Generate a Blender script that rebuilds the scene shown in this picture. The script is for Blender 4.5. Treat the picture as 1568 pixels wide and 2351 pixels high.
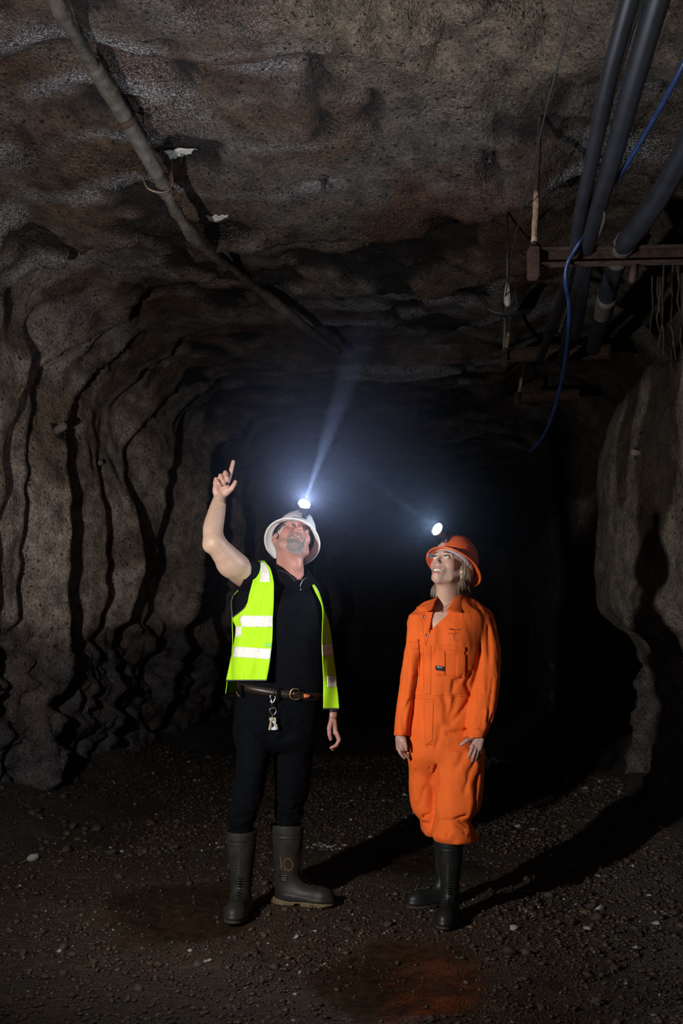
import bpy, bmesh, math, random
import numpy as np
from mathutils import Vector, Matrix

for _o in list(bpy.data.objects):
    bpy.data.objects.remove(_o, do_unlink=True)
SC = bpy.context.scene
COL = SC.collection
random.seed(7)

# ------------------------------------------------------------------ camera
CAM_H, FPX, CX0, HOR = 1.31, 2286.0, 784.0, 1450.0
cam_d = bpy.data.cameras.new('camera')
cam_d.sensor_fit = 'VERTICAL'
cam_d.sensor_height = 36.0
cam_d.sensor_width = 24.0
cam_d.lens = FPX / 2351.0 * 36.0
cam_d.shift_y = (HOR - 1175.5) / 2351.0
cam_d.dof.use_dof = True
cam_d.dof.focus_distance = 4.5
cam_d.dof.aperture_fstop = 3.5
cam = bpy.data.objects.new('camera', cam_d)
COL.objects.link(cam)
cam.location = (0, 0, CAM_H)
cam.rotation_euler = (math.radians(90), 0, 0)
SC.camera = cam

# ------------------------------------------------------------------ world: a mine has no sky
world = bpy.data.worlds.new('underground')
SC.world = world
world.use_nodes = True
world.node_tree.nodes['Background'].inputs[0].default_value = (0.006, 0.007, 0.010, 1)
world.node_tree.nodes['Background'].inputs[1].default_value = 0.0

SC.view_settings.view_transform = 'Standard'
SC.view_settings.look = 'None'
SC.view_settings.exposure = 0.0
SC.view_settings.gamma = 1.0
SC.view_settings.use_curve_mapping = False
SC.cycles.use_adaptive_sampling = True
SC.cycles.adaptive_threshold = 0.11
SC.cycles.adaptive_min_samples = 14
SC.cycles.max_bounces = 3
SC.cycles.volume_step_rate = 2.5
SC.cycles.diffuse_bounces = 2
SC.cycles.glossy_bounces = 2
SC.cycles.volume_bounces = 0

def spot(name, loc, target, watts, angle, blend, radius, color):
    d = bpy.data.lights.new(name, 'SPOT')
    d.energy = watts
    d.spot_size = math.radians(angle)
    d.spot_blend = blend
    d.shadow_soft_size = radius
    d.color = color
    o = bpy.data.objects.new(name, d)
    COL.objects.link(o)
    o.location = loc
    o.rotation_euler = (Vector(target) - Vector(loc)).to_track_quat('-Z', 'Y').to_euler()
    return o

# hand-held lamp just left of the frame that lights the two visitors and the roof
KEY_POS = (-1.48, 2.32, 1.46)
spot('portable_lamp_light', KEY_POS, (0.25, 5.6, 2.35), 345.0, 146, 1.0, 0.045, (1.0, 0.95, 0.9))

def PX(px, py, y):
    """the point at depth y that the photograph shows at pixel (px, py)"""
    return ((px - CX0) / FPX * y, y, CAM_H + (HOR - py) / FPX * y)

def GROUND_Y(py):
    return CAM_H * FPX / (py - HOR)
# ------------------------------------------------------------------ helpers
def link(o, parent=None):
    COL.objects.link(o)
    if parent is not None:
        o.parent = parent
    return o

def mesh_obj(name, verts, faces, mat=None, parent=None, smooth=True):
    me = bpy.data.meshes.new(name)
    if isinstance(verts, np.ndarray) and isinstance(faces, np.ndarray):
        nv, nf, k = len(verts), len(faces), faces.shape[1]
        me.vertices.add(nv)
        me.vertices.foreach_set('co', verts.astype(np.float32).ravel())
        me.loops.add(nf * k)
        me.loops.foreach_set('vertex_index', faces.astype(np.int32).ravel())
        me.polygons.add(nf)
        me.polygons.foreach_set('loop_start', np.arange(0, nf * k, k, dtype=np.int32))
        me.polygons.foreach_set('loop_total', np.full(nf, k, dtype=np.int32))
        me.update(calc_edges=True)
    else:
        me.from_pydata([tuple(v) for v in verts], [], [tuple(f) for f in faces])
    me.validate()
    if smooth:
        me.polygons.foreach_set('use_smooth', np.ones(len(me.polygons), dtype=bool))
    o = bpy.data.objects.new(name, me)
    if mat is not None:
        me.materials.append(mat)
    return link(o, parent)

def bm_obj(name, bm, mat=None, parent=None, smooth=True):
    me = bpy.data.meshes.new(name)
    bmesh.ops.recalc_face_normals(bm, faces=bm.faces[:])
    bm.to_mesh(me)
    bm.free()
    if smooth:
        for p in me.polygons:
            p.use_smooth = True
    if mat is not None:
        me.materials.append(mat)
    return link(bpy.data.objects.new(name, me), parent)

def tag(o, label=None, cat=None, group=None, kind=None):
    if label: o['label'] = label
    if cat: o['category'] = cat
    if group: o['group'] = group
    if kind: o['kind'] = kind
    return o

def set_color(o, cols, name='Col'):
    at = o.data.color_attributes.new(name, 'FLOAT_COLOR', 'POINT')
    c = np.ones((len(cols), 4), dtype=np.float32)
    c[:, :3] = cols
    at.data.foreach_set('color', c.ravel())

# ---- noise -------------------------------------------------------
_rng = np.random.RandomState(11)
_TAB = _rng.rand(64, 64, 64).astype(np.float32) * 2 - 1

def vnoise(p):
    p = np.asarray(p, dtype=np.float32)
    i = np.floor(p).astype(np.int32)
    f = p - i
    f = f * f * f * (f * (f * 6 - 15) + 10)
    a = i & 63
    b = (i + 1) & 63
    x0, y0, z0 = a[..., 0], a[..., 1], a[..., 2]
    x1, y1, z1 = b[..., 0], b[..., 1], b[..., 2]
    fx, fy, fz = f[..., 0], f[..., 1], f[..., 2]
    c00 = _TAB[x0, y0, z0] * (1 - fx) + _TAB[x1, y0, z0] * fx
    c10 = _TAB[x0, y1, z0] * (1 - fx) + _TAB[x1, y1, z0] * fx
    c01 = _TAB[x0, y0, z1] * (1 - fx) + _TAB[x1, y0, z1] * fx
    c11 = _TAB[x0, y1, z1] * (1 - fx) + _TAB[x1, y1, z1] * fx
    c0 = c00 * (1 - fy) + c10 * fy
    c1 = c01 * (1 - fy) + c11 * fy
    return c0 * (1 - fz) + c1 * fz

def fbm(p, octaves=4, gain=0.5, lac=2.03):
    p = np.asarray(p, dtype=np.float32)
    s = np.zeros(p.shape[:-1], dtype=np.float32)
    a = 1.0
    for k in range(octaves):
        s += a * vnoise(p + 17.3 * k)
        p = p * lac
        a *= gain
    return s

def sstep(e0, e1, x):
    t = np.clip((x - e0) / (e1 - e0), 0, 1)
    return t * t * (3 - 2 * t)

# ---- materials ---------------------------------------------------
def mat_new(name):
    m = bpy.data.materials.new(name)
    m.use_nodes = True
    nt = m.node_tree
    return m, nt, nt.nodes, nt.links, nt.nodes['Principled BSDF']

def mat_plain(name, col, rough=0.6, metal=0.0, var=0.15, scale=40.0, bump=0.0, bscale=200.0, bdist=0.002,
              attr=None, spec=0.5, sheen=0.0, stretch=None, emit=None, coat=0.0, sss=0.0):
    m, nt, N, L, b = mat_new(name)
    tc = N.new('ShaderNodeTexCoord')
    src = tc.outputs['Object']
    if stretch:
        mp = N.new('ShaderNodeMapping')
        mp.inputs['Scale'].default_value = stretch
        L.new(src, mp.inputs[0])
        src = mp.outputs[0]
    nz = N.new('ShaderNodeTexNoise')
    nz.inputs['Scale'].default_value = scale
    nz.inputs['Detail'].default_value = 4
    L.new(src, nz.inputs['Vector'])
    mx = N.new('ShaderNodeMix'); mx.data_type = 'RGBA'; mx.blend_type = 'MULTIPLY'
    mx.inputs['Factor'].default_value = 1.0
    if attr:
        an = N.new('ShaderNodeAttribute'); an.attribute_name = attr
        L.new(an.outputs['Color'], mx.inputs['A'])
    else:
        mx.inputs['A'].default_value = (*col, 1)
    mr = N.new('ShaderNodeMapRange')
    mr.inputs['From Min'].default_value = 0.3; mr.inputs['From Max'].default_value = 0.7
    mr.inputs['To Min'].default_value = 1 - var; mr.inputs['To Max'].default_value = 1 + var
    L.new(nz.outputs['Fac'], mr.inputs['Value'])
    L.new(mr.outputs[0], mx.inputs['B'])
    L.new(mx.outputs['Result'], b.inputs['Base Color'])
    b.inputs['Roughness'].default_value = rough
    b.inputs['Metallic'].default_value = metal
    b.inputs['Specular IOR Level'].default_value = spec
    if sheen:
        b.inputs['Sheen Weight'].default_value = sheen
    if coat:
        b.inputs['Coat Weight'].default_value = coat
    if sss:
        b.inputs['Subsurface Weight'].default_value = sss
        b.inputs['Subsurface Radius'].default_value = (0.012, 0.005, 0.003)
        b.inputs['Subsurface Scale'].default_value = 1.0
    if bump:
        n2 = N.new('ShaderNodeTexNoise')
        n2.inputs['Scale'].default_value = bscale
        n2.inputs['Detail'].default_value = 3
        L.new(src, n2.inputs['Vector'])
        bp = N.new('ShaderNodeBump')
        bp.inputs['Strength'].default_value = bump
        bp.inputs['Distance'].default_value = bdist
        L.new(n2.outputs['Fac'], bp.inputs['Height'])
        L.new(bp.outputs[0], b.inputs['Normal'])
    if emit:
        b.inputs['Emission Color'].default_value = (*emit[0], 1)
        b.inputs['Emission Strength'].default_value = emit[1]
    return m

# ---- tubes and simple solids ------------------------------------
def spline(pts, n):
    """Catmull-Rom through pts, n samples"""
    P = np.array(pts, dtype=np.float64)
    if len(P) == 2:
        t = np.linspace(0, 1, n)[:, None]
        return P[0] * (1 - t) + P[1] * t
    Q = np.vstack([2 * P[0] - P[1], P, 2 * P[-1] - P[-2]])
    m = len(P) - 1
    out = []
    for u in np.linspace(0, m, n):
        i = min(int(u), m - 1)
        t = u - i
        a, b, c, d = Q[i], Q[i + 1], Q[i + 2], Q[i + 3]
        out.append(0.5 * (2 * b + (c - a) * t + (2 * a - 5 * b + 4 * c - d) * t * t + (3 * b - a - 3 * c + d) * t ** 3))
    return np.array(out)

def tube_data(path, rad, seg=10, cap=True, closed=False, flat=1.0, wob=0.0, up=(0, 0, 1)):
    P = np.array(path, dtype=np.float64)
    n = len(P)
    R = np.full(n, rad, dtype=np.float64) if np.isscalar(rad) else np.interp(np.linspace(0, 1, n), np.linspace(0, 1, len(rad)), rad)
    if closed:
        T = np.roll(P, -1, 0) - np.roll(P, 1, 0)
    else:
        T = np.gradient(P, axis=0)
    T /= np.linalg.norm(T, axis=1)[:, None] + 1e-12
    ref = np.array(up, dtype=np.float64)
    if abs(T[0] @ ref) > 0.9:
        ref = np.array((1.0, 0, 0))
    V = []
    nrm = ref - (ref @ T[0]) * T[0]
    nrm /= np.linalg.norm(nrm)
    for i in range(n):
        nrm = nrm - (nrm @ T[i]) * T[i]
        nrm /= np.linalg.norm(nrm) + 1e-12
        bn = np.cross(T[i], nrm)
        for k in range(seg):
            a = 2 * math.pi * k / seg
            r = R[i] * (1 + (wob * random.uniform(-1, 1) if wob else 0))
            V.append(P[i] + r * (math.cos(a) * nrm * flat + math.sin(a) * bn))
    F = []
    m = n if closed else n - 1
    for i in range(m):
        j = (i + 1) % n
        for k in range(seg):
            l = (k + 1) % seg
            F.append((i * seg + k, i * seg + l, j * seg + l, j * seg + k))
    if cap and not closed:
        F.append(tuple(range(seg - 1, -1, -1)))
        F.append(tuple((n - 1) * seg + k for k in range(seg)))
    return V, F

class MB:
    """collects pieces of ONE part"""
    def __init__(self):
        self.v, self.f = [], []
    def add(self, V, F):
        o = len(self.v)
        self.v += [tuple(x) for x in V]
        self.f += [tuple(i + o for i in f) for f in F]
        return self
    def tube(self, path, rad, **k):
        return self.add(*tube_data(path, rad, **k))
    def box(self, c, s, rot=None, bev=0.0):
        bm = bmesh.new()
        bmesh.ops.create_cube(bm, size=1.0)
        for v in bm.verts:
            v.co = Vector((v.co.x * s[0], v.co.y * s[1], v.co.z * s[2]))
        if bev:
            bmesh.ops.bevel(bm, geom=bm.edges[:], offset=bev, segments=2, affect='EDGES')
        M = (rot if rot is not None else Matrix.Identity(3))
        V = [M @ v.co + Vector(c) for v in bm.verts]
        F = [[v.index for v in f.verts] for f in bm.faces]
        bm.verts.index_update()
        F = [[v.index for v in f.verts] for f in bm.faces]
        bm.free()
        return self.add(V, F)
    def lathe(self, prof, seg=24, M=None, c=(0, 0, 0)):
        """prof: list of (r, z) about local z"""
        V, F = [], []
        M = M if M is not None else Matrix.Identity(3)
        for r, z in prof:
            for k in range(seg):
                a = 2 * math.pi * k / seg
                V.append(M @ Vector((r * math.cos(a), r * math.sin(a), z)) + Vector(c))
        for i in range(len(prof) - 1):
            for k in range(seg):
                l = (k + 1) % seg
                F.append((i * seg + k, i * seg + l, (i + 1) * seg + l, (i + 1) * seg + k))
        F.append(tuple(range(seg - 1, -1, -1)))
        F.append(tuple((len(prof) - 1) * seg + k for k in range(seg)))
        return self.add(V, F)
    def build(self, name, mat=None, parent=None, smooth=True):
        o = mesh_obj(name, self.v, self.f, mat, parent, smooth)
        return o

def part_of(o, parent):
    o.parent = parent
    return o

def sheet(name, grid, thick, mat, parent):
    """grid (rows, cols, 3) -> closed sheet of given thickness (centred on the grid)"""
    G = np.array(grid, dtype=np.float64)
    r, c, _ = G.shape
    du = np.gradient(G, axis=1)
    dv = np.gradient(G, axis=0)
    n = np.cross(du, dv)
    n /= np.linalg.norm(n, axis=2)[..., None] + 1e-12
    A = (G + n * thick / 2).reshape(-1, 3)
    B = (G - n * thick / 2).reshape(-1, 3)
    V = np.vstack([A, B])
    F = []
    o = r * c
    for i in range(r - 1):
        for j in range(c - 1):
            a, b, d, e = i * c + j, i * c + j + 1, (i + 1) * c + j + 1, (i + 1) * c + j
            F.append((a, b, d, e))
            F.append((o + e, o + d, o + b, o + a))
    ring = [(0, j) for j in range(c)] + [(i, c - 1) for i in range(1, r)] + [(r - 1, j) for j in range(c - 2, -1, -1)] + [(i, 0) for i in range(r - 2, 0, -1)]
    for k in range(len(ring)):
        a = ring[k][0] * c + ring[k][1]
        l = ring[(k + 1) % len(ring)]
        b = l[0] * c + l[1]
        F.append((b, a, o + a, o + b))
    return mesh_obj(name, V, np.array(F), mat, parent)
# ------------------------------------------------------------------ the drive: walls, roof, floor
TW, TH, TRC = 2.25, 4.0, 0.85
def axis_x(y):
    return -1.0 + 0.125 * y

# shotcrete / rock material: large-scale colours come from the surface itself (attribute), fine grain from noise
def mat_rock(name, grain=1.0):
    m, nt, N, L, b = mat_new(name)
    tc = N.new('ShaderNodeTexCoord')
    at = N.new('ShaderNodeAttribute'); at.attribute_name = 'Col'
    def noise(scale, detail=2, rough=0.55):
        n = N.new('ShaderNodeTexNoise')
        n.inputs['Scale'].default_value = scale
        n.inputs['Detail'].default_value = detail
        n.inputs['Roughness'].default_value = rough
        L.new(tc.outputs['Object'], n.inputs['Vector'])
        return n
    def rng(sock, a, c, lo, hi):
        r = N.new('ShaderNodeMapRange')
        r.inputs['From Min'].default_value = a; r.inputs['From Max'].default_value = c
        r.inputs['To Min'].default_value = lo; r.inputs['To Max'].default_value = hi
        L.new(sock, r.inputs['Value'])
        return r.outputs[0]
    n1 = noise(9.0, 2); n2 = noise(55.0, 2, 0.65); n3 = noise(2.4, 1)
    mx = N.new('ShaderNodeMix'); mx.data_type = 'RGBA'; mx.blend_type = 'MULTIPLY'; mx.inputs['Factor'].default_value = 1
    L.new(at.outputs['Color'], mx.inputs['A']); L.new(rng(n1.outputs['Fac'], .3, .7, .55, 1.45), mx.inputs['B'])
    m2 = N.new('ShaderNodeMix'); m2.data_type = 'RGBA'; m2.blend_type = 'MULTIPLY'; m2.inputs['Factor'].default_value = 1
    L.new(mx.outputs['Result'], m2.inputs['A']); L.new(rng(n2.outputs['Fac'], .35, .65, .6, 1.35), m2.inputs['B'])
    # pale mineral bloom: speckles where the attribute alpha channel of 'Bloom' is high
    bl = N.new('ShaderNodeAttribute'); bl.attribute_name = 'Bloom'
    sp = noise(120.0, 1, 0.7)
    spk = rng(sp.outputs['Fac'], .52, .62, 0.0, 1.0)
    mul = N.new('ShaderNodeMath'); mul.operation = 'MULTIPLY'
    L.new(spk, mul.inputs[0]); L.new(bl.outputs['Fac'], mul.inputs[1])
    m3 = N.new('ShaderNodeMix'); m3.data_type = 'RGBA'
    L.new(mul.outputs[0], m3.inputs['Factor'])
    L.new(m2.outputs['Result'], m3.inputs['A']); m3.inputs['B'].default_value = (0.50, 0.53, 0.60, 1)
    # small black pits in the sprayed skin
    pit = noise(38.0, 1, 0.5)
    pm = N.new('ShaderNodeMix'); pm.data_type = 'RGBA'; pm.blend_type = 'MULTIPLY'; pm.inputs['Factor'].default_value = 1
    L.new(m3.outputs['Result'], pm.inputs['A']); L.new(rng(pit.outputs['Fac'], .29, .36, .12, 1.0), pm.inputs['B'])
    L.new(pm.outputs['Result'], b.inputs['Base Color'])
    L.new(rng(n3.outputs['Fac'], .35, .65, .42, .85), b.inputs['Roughness'])
    b.inputs['Specular IOR Level'].default_value = 0.4
    # relief: pebbled sprayed concrete
    vo = noise(88.0, 0)
    va = N.new('ShaderNodeMath'); va.operation = 'PINGPONG'; va.inputs[1].default_value = .5; L.new(vo.outputs['Fac'], va.inputs[0])
    ad = N.new('ShaderNodeMath'); ad.operation = 'MULTIPLY_ADD'
    L.new(va.outputs[0], ad.inputs[0]); ad.inputs[1].default_value = 1.1 * grain; L.new(n2.outputs['Fac'], ad.inputs[2])
    ad2 = N.new('ShaderNodeMath'); ad2.operation = 'MULTIPLY_ADD'
    L.new(n1.outputs['Fac'], ad2.inputs[0]); ad2.inputs[1].default_value = 1.3; L.new(ad.outputs[0], ad2.inputs[2])
    bp = N.new('ShaderNodeBump'); bp.inputs['Strength'].default_value = 1.0; bp.inputs['Distance'].default_value = 0.011 * grain
    L.new(ad2.outputs[0], bp.inputs['Height'])
    L.new(bp.outputs[0], b.inputs['Normal'])
    return m

M_ROCK = mat_rock('sprayed_concrete', 1.0)

def saw(y, edges, amp):
    """inward offset that grows along each panel and drops at its far edge"""
    e = np.array(edges)
    i = np.clip(np.searchsorted(e, y, side='right') - 1, 0, len(e) - 2)
    t = np.clip((y - e[i]) / (e[i + 1] - e[i]), 0, 1)
    a = np.array(amp)[i % len(amp)]
    return a * np.where(t < 0.88, (t / 0.88) ** 1.15, (1 - t) / 0.12)

def saw_t(y, edges):
    e = np.array(edges)
    i = np.clip(np.searchsorted(e, y, side='right') - 1, 0, len(e) - 2)
    return np.clip((y - e[i]) / (e[i + 1] - e[i]), 0, 1)

LEFT_EDGES = [-4, 1.5, 3.4, 4.9, 6.05, 6.95, 7.35, 7.86, 8.72, 9.25, 10.05, 11.0, 12.3, 14.2, 16.6, 19.5, 23, 28, 34]
LEFT_AMP = [.10, .12, .14, .16, .17, .16, .36, .22, .34, .26, .36, .30, .36, .36, .36, .4, .4, .4]
ROOF_EDGES = [-4, 1.4, 3.2, 4.6, 6.2, 7.45, 8.7, 10.0, 11.6, 13.5, 16, 19, 23, 28, 34]
ROOF_AMP = [.06, .07, .10, .32, .26, .16, .18, .16, .18, .2, .2, .2, .2, .2]
# where the hanging lip of the roof ends, seen across the drive
LIP = [(-2.6, .55), (-1.95, .45), (-1.78, .12), (-1.14, -.07), (-.72, .0), (.21, .06), (.58, -.01), (1.01, -.37), (1.5, -.5), (2.6, -.5)]

def build_drive():
    # perimeter samples (left foot -> roof -> right foot)
    Lw = TH - TRC
    La = TRC * math.pi / 2
    Lc = 2 * (TW - TRC)
    total = 2 * Lw + 2 * La + Lc
    s = np.linspace(-0.12, total + 0.12, 300)
    X, Z, NX, NZ = [], [], [], []
    for q in s:
        if q < Lw:
            X.append(-TW); Z.append(q); NX.append(-1); NZ.append(0)
        elif q < Lw + La:
            a = (q - Lw) / TRC
            X.append(-TW + TRC - TRC * math.cos(a)); Z.append(TH - TRC + TRC * math.sin(a)); NX.append(-math.cos(a)); NZ.append(math.sin(a))
        elif q < Lw + La + Lc:
            X.append(-TW + TRC + q - Lw - La); Z.append(TH); NX.append(0); NZ.append(1)
        elif q < Lw + 2 * La + Lc:
            a = (q - Lw - La - Lc) / TRC
            X.append(TW - TRC + TRC * math.sin(a)); Z.append(TH - TRC + TRC * math.cos(a)); NX.append(math.sin(a)); NZ.append(math.cos(a))
        else:
            X.append(TW); Z.append(total - q); NX.append(1); NZ.append(0)
    X, Z, NX, NZ = map(np.array, (X, Z, NX, NZ))
    ys = np.concatenate([np.arange(-3, 3.4, 0.12), np.arange(3.4, 10.5, 0.03), np.arange(10.5, 15, 0.06), np.arange(15, 27.1, 0.2)])
    YY, _ = np.meshgrid(ys, s, indexing='ij')
    XX = np.broadcast_to(X, YY.shape); ZZ = np.broadcast_to(Z, YY.shape)
    nx = np.broadcast_to(NX, YY.shape); nz = np.broadcast_to(NZ, YY.shape)
    P = np.stack([XX, YY, ZZ], -1)
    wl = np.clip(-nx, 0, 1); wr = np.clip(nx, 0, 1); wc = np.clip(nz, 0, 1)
    warp = 0.50 * vnoise(P * np.array([.9, .35, .75]) + 3.1) + 0.20 * vnoise(P * np.array([2, .5, 1.9]) + 9.7)
    # left wall: hanging folds, leaning away at the foot
    yl = YY + .38 * warp - np.clip(.3 + .17 * (YY - 7.5), .2, 1.0) * np.clip(ZZ - 2.75, 0, 2) + 0.28 * np.clip(1.3 - ZZ, 0, 2)
    inward = wl * saw(yl, LEFT_EDGES, LEFT_AMP) * (.65 + .6 * vnoise(P * np.array([.5, .9, 1.0]) + 14.0))
    # roof: lips that hang across the drive
    lipx = np.interp(XX + axis_x(6.2), [q[0] for q in LIP], [q[1] for q in LIP])
    yc = YY - lipx + 0.30 * warp + 0.05 * np.sin(XX * 5.1)
    inward = inward + wc * saw(yc, ROOF_EDGES, ROOF_AMP)
    # right wall: thick sprayed skin with an edge at 7.9 m, a side cut behind it, torn foot
    edge = 7.75 + 0.25 * vnoise(P * np.array([1, .01, 1.1]) + 5.0) + 0.16 * np.sin(ZZ * 2.2 + 0.6)
    skin = np.where(YY < edge, 1.0, 0.0)
    soft = sstep(0.0, 0.14, edge - YY)
    recess = (1 - soft) * (0.75 + 0.2 * np.sin(YY * 1.3))
    recess = recess * sstep(12.5, 10.5, YY)
    bulge = soft * (0.20 * sstep(1.15, 1.55, ZZ) * sstep(3.2, 2.3, ZZ) * sstep(5.4, 7.4, YY)
                    + 0.06 * sstep(4.2, 5.6, YY))
    hollow = 0.55 * sstep(2.95, 3.1, ZZ + 0.15 * vnoise(P * 2.3)) * sstep(4.4, 5.0, YY) * sstep(8.8, 8.0, YY)
    torn = soft * 0.10 * sstep(1.45, 1.25, ZZ + 0.12 * vnoise(P * 5.0))
    inward = inward + wr * (bulge - recess - hollow - torn)
    # general unevenness
    n1 = vnoise(P * np.array([.8, .7, .8]) + 1.7)
    n2 = fbm(P * 2.1 + 4.4, 3)
    n3 = fbm(P * 7.0 + 2.4, 2)
    amp = 1 - 0.55 * wr
    inward = inward + amp * (0.10 * n1 + (0.065 - .036 * wc) * n2) + (0.011 - 0.005 * wr) * n3
    # scabbed patches in the roof
    scab = sstep(.30, .50, fbm(P * np.array([2.2, 3.2, 2.2]) + 8.0, 4)) * wc
    for sx, sy in ((860, 60), (875, 130), (780, 130), (722, 190), (730, 260), (745, 310), (410, 205), (425, 235), (1000, 190), (1020, 120), (890, 20), (1010, 260), (860, 300), (745, 20), (1130, 350)):
        Yc = 2.54 * FPX / (HOR - sy); Xc = (sx - CX0) / FPX * Yc - axis_x(Yc)
        dd = np.hypot((XX - Xc) / .055, (YY - Yc) / .16) + .9 * vnoise(P * np.array([16, 9, 16]) + sx * .1)
        scab = np.maximum(scab, sstep(1.0, .6, dd) * wc)
    inward = inward - 0.05 * scab
    # raw rock below the sprayed skin
    low = sstep(1.48, 1.2, ZZ + 0.22 * vnoise(P * 1.7 + 2.0)) * (wl + 0.6 * wr)
    rid = 1 - np.abs(fbm(P * np.array([2.6, 2.6, 1.8]) + 5.5, 4))
    inward = inward + low * (0.24 * (rid - 0.65) + 0.07 * n3 + .05 * (1 - np.abs(fbm(P * np.array([9, 9, 5.0]) + 71, 2))) - 0.09)
    # the wall foot spreads a little
    inward = inward + 0.25 * np.clip(0.35 - ZZ, 0, 1) * (wl + wr)
    XO = XX - nx * inward + axis_x(YY)
    ZO = ZZ - nz * inward
    V = np.stack([XO, YY, ZO], -1)
    # ---- colours of the rock itself
    grey = np.array([.128, .112, .100]); brown = np.array([.105, .068, .045]); ochre = np.array([.17, .125, .088])
    pale = np.array([.17, .163, .172]); dark = np.array([.014, .0125, .012]); rust = np.array([.10, .05, .034])
    def mixc(c, k, w):
        return c * (1 - w[..., None]) + k * w[..., None]
    C = np.broadcast_to(grey, P.shape).copy()
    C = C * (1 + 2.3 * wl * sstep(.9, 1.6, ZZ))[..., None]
    C = mixc(C, brown, sstep(-.25, .35, fbm(P * np.array([.9, 1.3, .9]) + 6.0, 3)) * (0.25 + 0.65 * wc))
    C = mixc(C, ochre, sstep(.05, .5, fbm(P * np.array([1.1, .8, 1.1]) + 1.0, 3)) * 0.8)
    C = mixc(C, rust, sstep(.25, .6, fbm(P * np.array([1.4, 2.4, 1.4]) + 12.0, 3)) * wc * 0.9)
    # grey-blue wet streaks that follow the lips
    streak = sstep(.34, .85, fbm(np.stack([XX * 1.1, yc * 6.0, ZZ], -1) + 3.0, 3)) * np.clip(wc + .35 * wl, 0, 1)
    # paler band of colour along the rims of the lips
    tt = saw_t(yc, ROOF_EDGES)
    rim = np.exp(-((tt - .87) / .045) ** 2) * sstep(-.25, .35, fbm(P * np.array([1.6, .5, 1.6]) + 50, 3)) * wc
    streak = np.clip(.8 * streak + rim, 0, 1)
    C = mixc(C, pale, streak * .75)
    C = mixc(C, dark, scab * .95)
    C = mixc(C, dark, sstep(.55, .8, vnoise(P * np.array([9, 4, 9]) + 1.0)) * sstep(.1, .5, fbm(P * 1.3 + 20, 2)) * wc * .8)
    # sandy sprayed patch in the upper right of the roof
    sandy = sstep(1.25, .75, np.hypot((XX - 1.15) / 1.0, (YY - 4.0) / 0.9)) * wc
    C = mixc(C, np.array([.235, .19, .145]), sandy * .85)
    # right wall: pale skin with a long brown seep
    C = mixc(C, np.array([.125, .112, .098]), wr * .9 * (1 - low))
    wob = 0.10 * vnoise(P * 4.0)
    seep = sstep(1.15, .95, np.hypot((YY - 6.0 + .35 * (ZZ - 2.6)) / .42 + wob, (ZZ - 2.75) / .95)) * wr
    seep2 = sstep(1.1, .9, np.hypot((YY - 6.75) / .13 + wob, (ZZ - 2.75) / .62)) * wr
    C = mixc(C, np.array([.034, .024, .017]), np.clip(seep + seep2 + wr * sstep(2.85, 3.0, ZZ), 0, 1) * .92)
    C = mixc(C, np.array([.058, .056, .063]), low * .95)
    C = mixc(C, np.array([.10, .066, .045]), low * sstep(.1, .6, fbm(P * 2.7 + 31, 3)) * .35)
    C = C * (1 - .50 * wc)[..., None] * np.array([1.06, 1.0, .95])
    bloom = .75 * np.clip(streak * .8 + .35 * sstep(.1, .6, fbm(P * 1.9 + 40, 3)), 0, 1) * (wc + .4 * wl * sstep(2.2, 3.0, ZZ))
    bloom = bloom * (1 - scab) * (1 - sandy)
    nyy, nss = YY.shape
    k1 = int(np.argmin(np.abs(s - (Lw + La * .55)))); k2 = int(np.argmin(np.abs(s - (Lw + La * 1.45 + Lc))))
    out = []
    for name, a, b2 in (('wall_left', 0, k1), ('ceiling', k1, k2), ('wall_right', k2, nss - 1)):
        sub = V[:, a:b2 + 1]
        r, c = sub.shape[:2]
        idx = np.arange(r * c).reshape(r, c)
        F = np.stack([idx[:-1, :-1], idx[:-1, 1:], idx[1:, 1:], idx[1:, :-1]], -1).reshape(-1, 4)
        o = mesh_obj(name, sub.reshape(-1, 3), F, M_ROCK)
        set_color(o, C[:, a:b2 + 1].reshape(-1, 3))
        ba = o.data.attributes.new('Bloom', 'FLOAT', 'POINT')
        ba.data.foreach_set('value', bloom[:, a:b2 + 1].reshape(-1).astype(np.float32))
        tag(o, kind='structure')
        out.append(o)
    return out

WALL_L, ROOF, WALL_R = build_drive()
tag(WALL_L, 'folded grey-brown sprayed concrete wall on the left of the tunnel')
tag(ROOF, 'rough brown and grey sprayed concrete tunnel roof')
tag(WALL_R, 'pale bulging sprayed concrete wall on the right of the tunnel')

# ---- floor
def floor_z(x, y):
    p = np.stack([np.asarray(x, dtype=np.float32), np.asarray(y, dtype=np.float32), np.zeros_like(np.asarray(x, dtype=np.float32))], -1)
    u = x - axis_x(y)
    z = 0.022 * fbm(p * 1.6 + 2.0, 2) + 0.010 * fbm(p * 7.0 + 5.0, 3)
    bank = np.clip(np.abs(u) - 1.55, 0, 2)
    z = z + 0.34 * bank ** 1.4 * (1 + 0.5 * vnoise(p * 2.0 + 8.0))
    foot = np.minimum.reduce([np.hypot((x - fx) / 1.0, (y - fy) / 1.3) for fx, fy in FEET])
    z = z * (0.12 + 0.88 * sstep(0.12, 0.45, foot))
    return z - 0.012 * sstep(0.3, 0.1, np.hypot((x - 0.25) / 4, (y - 3.7) / 1.6))

FEET = [(-0.43, 4.62), (-0.16, 4.80), (0.46, 4.48), (0.42, 4.78)]

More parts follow.
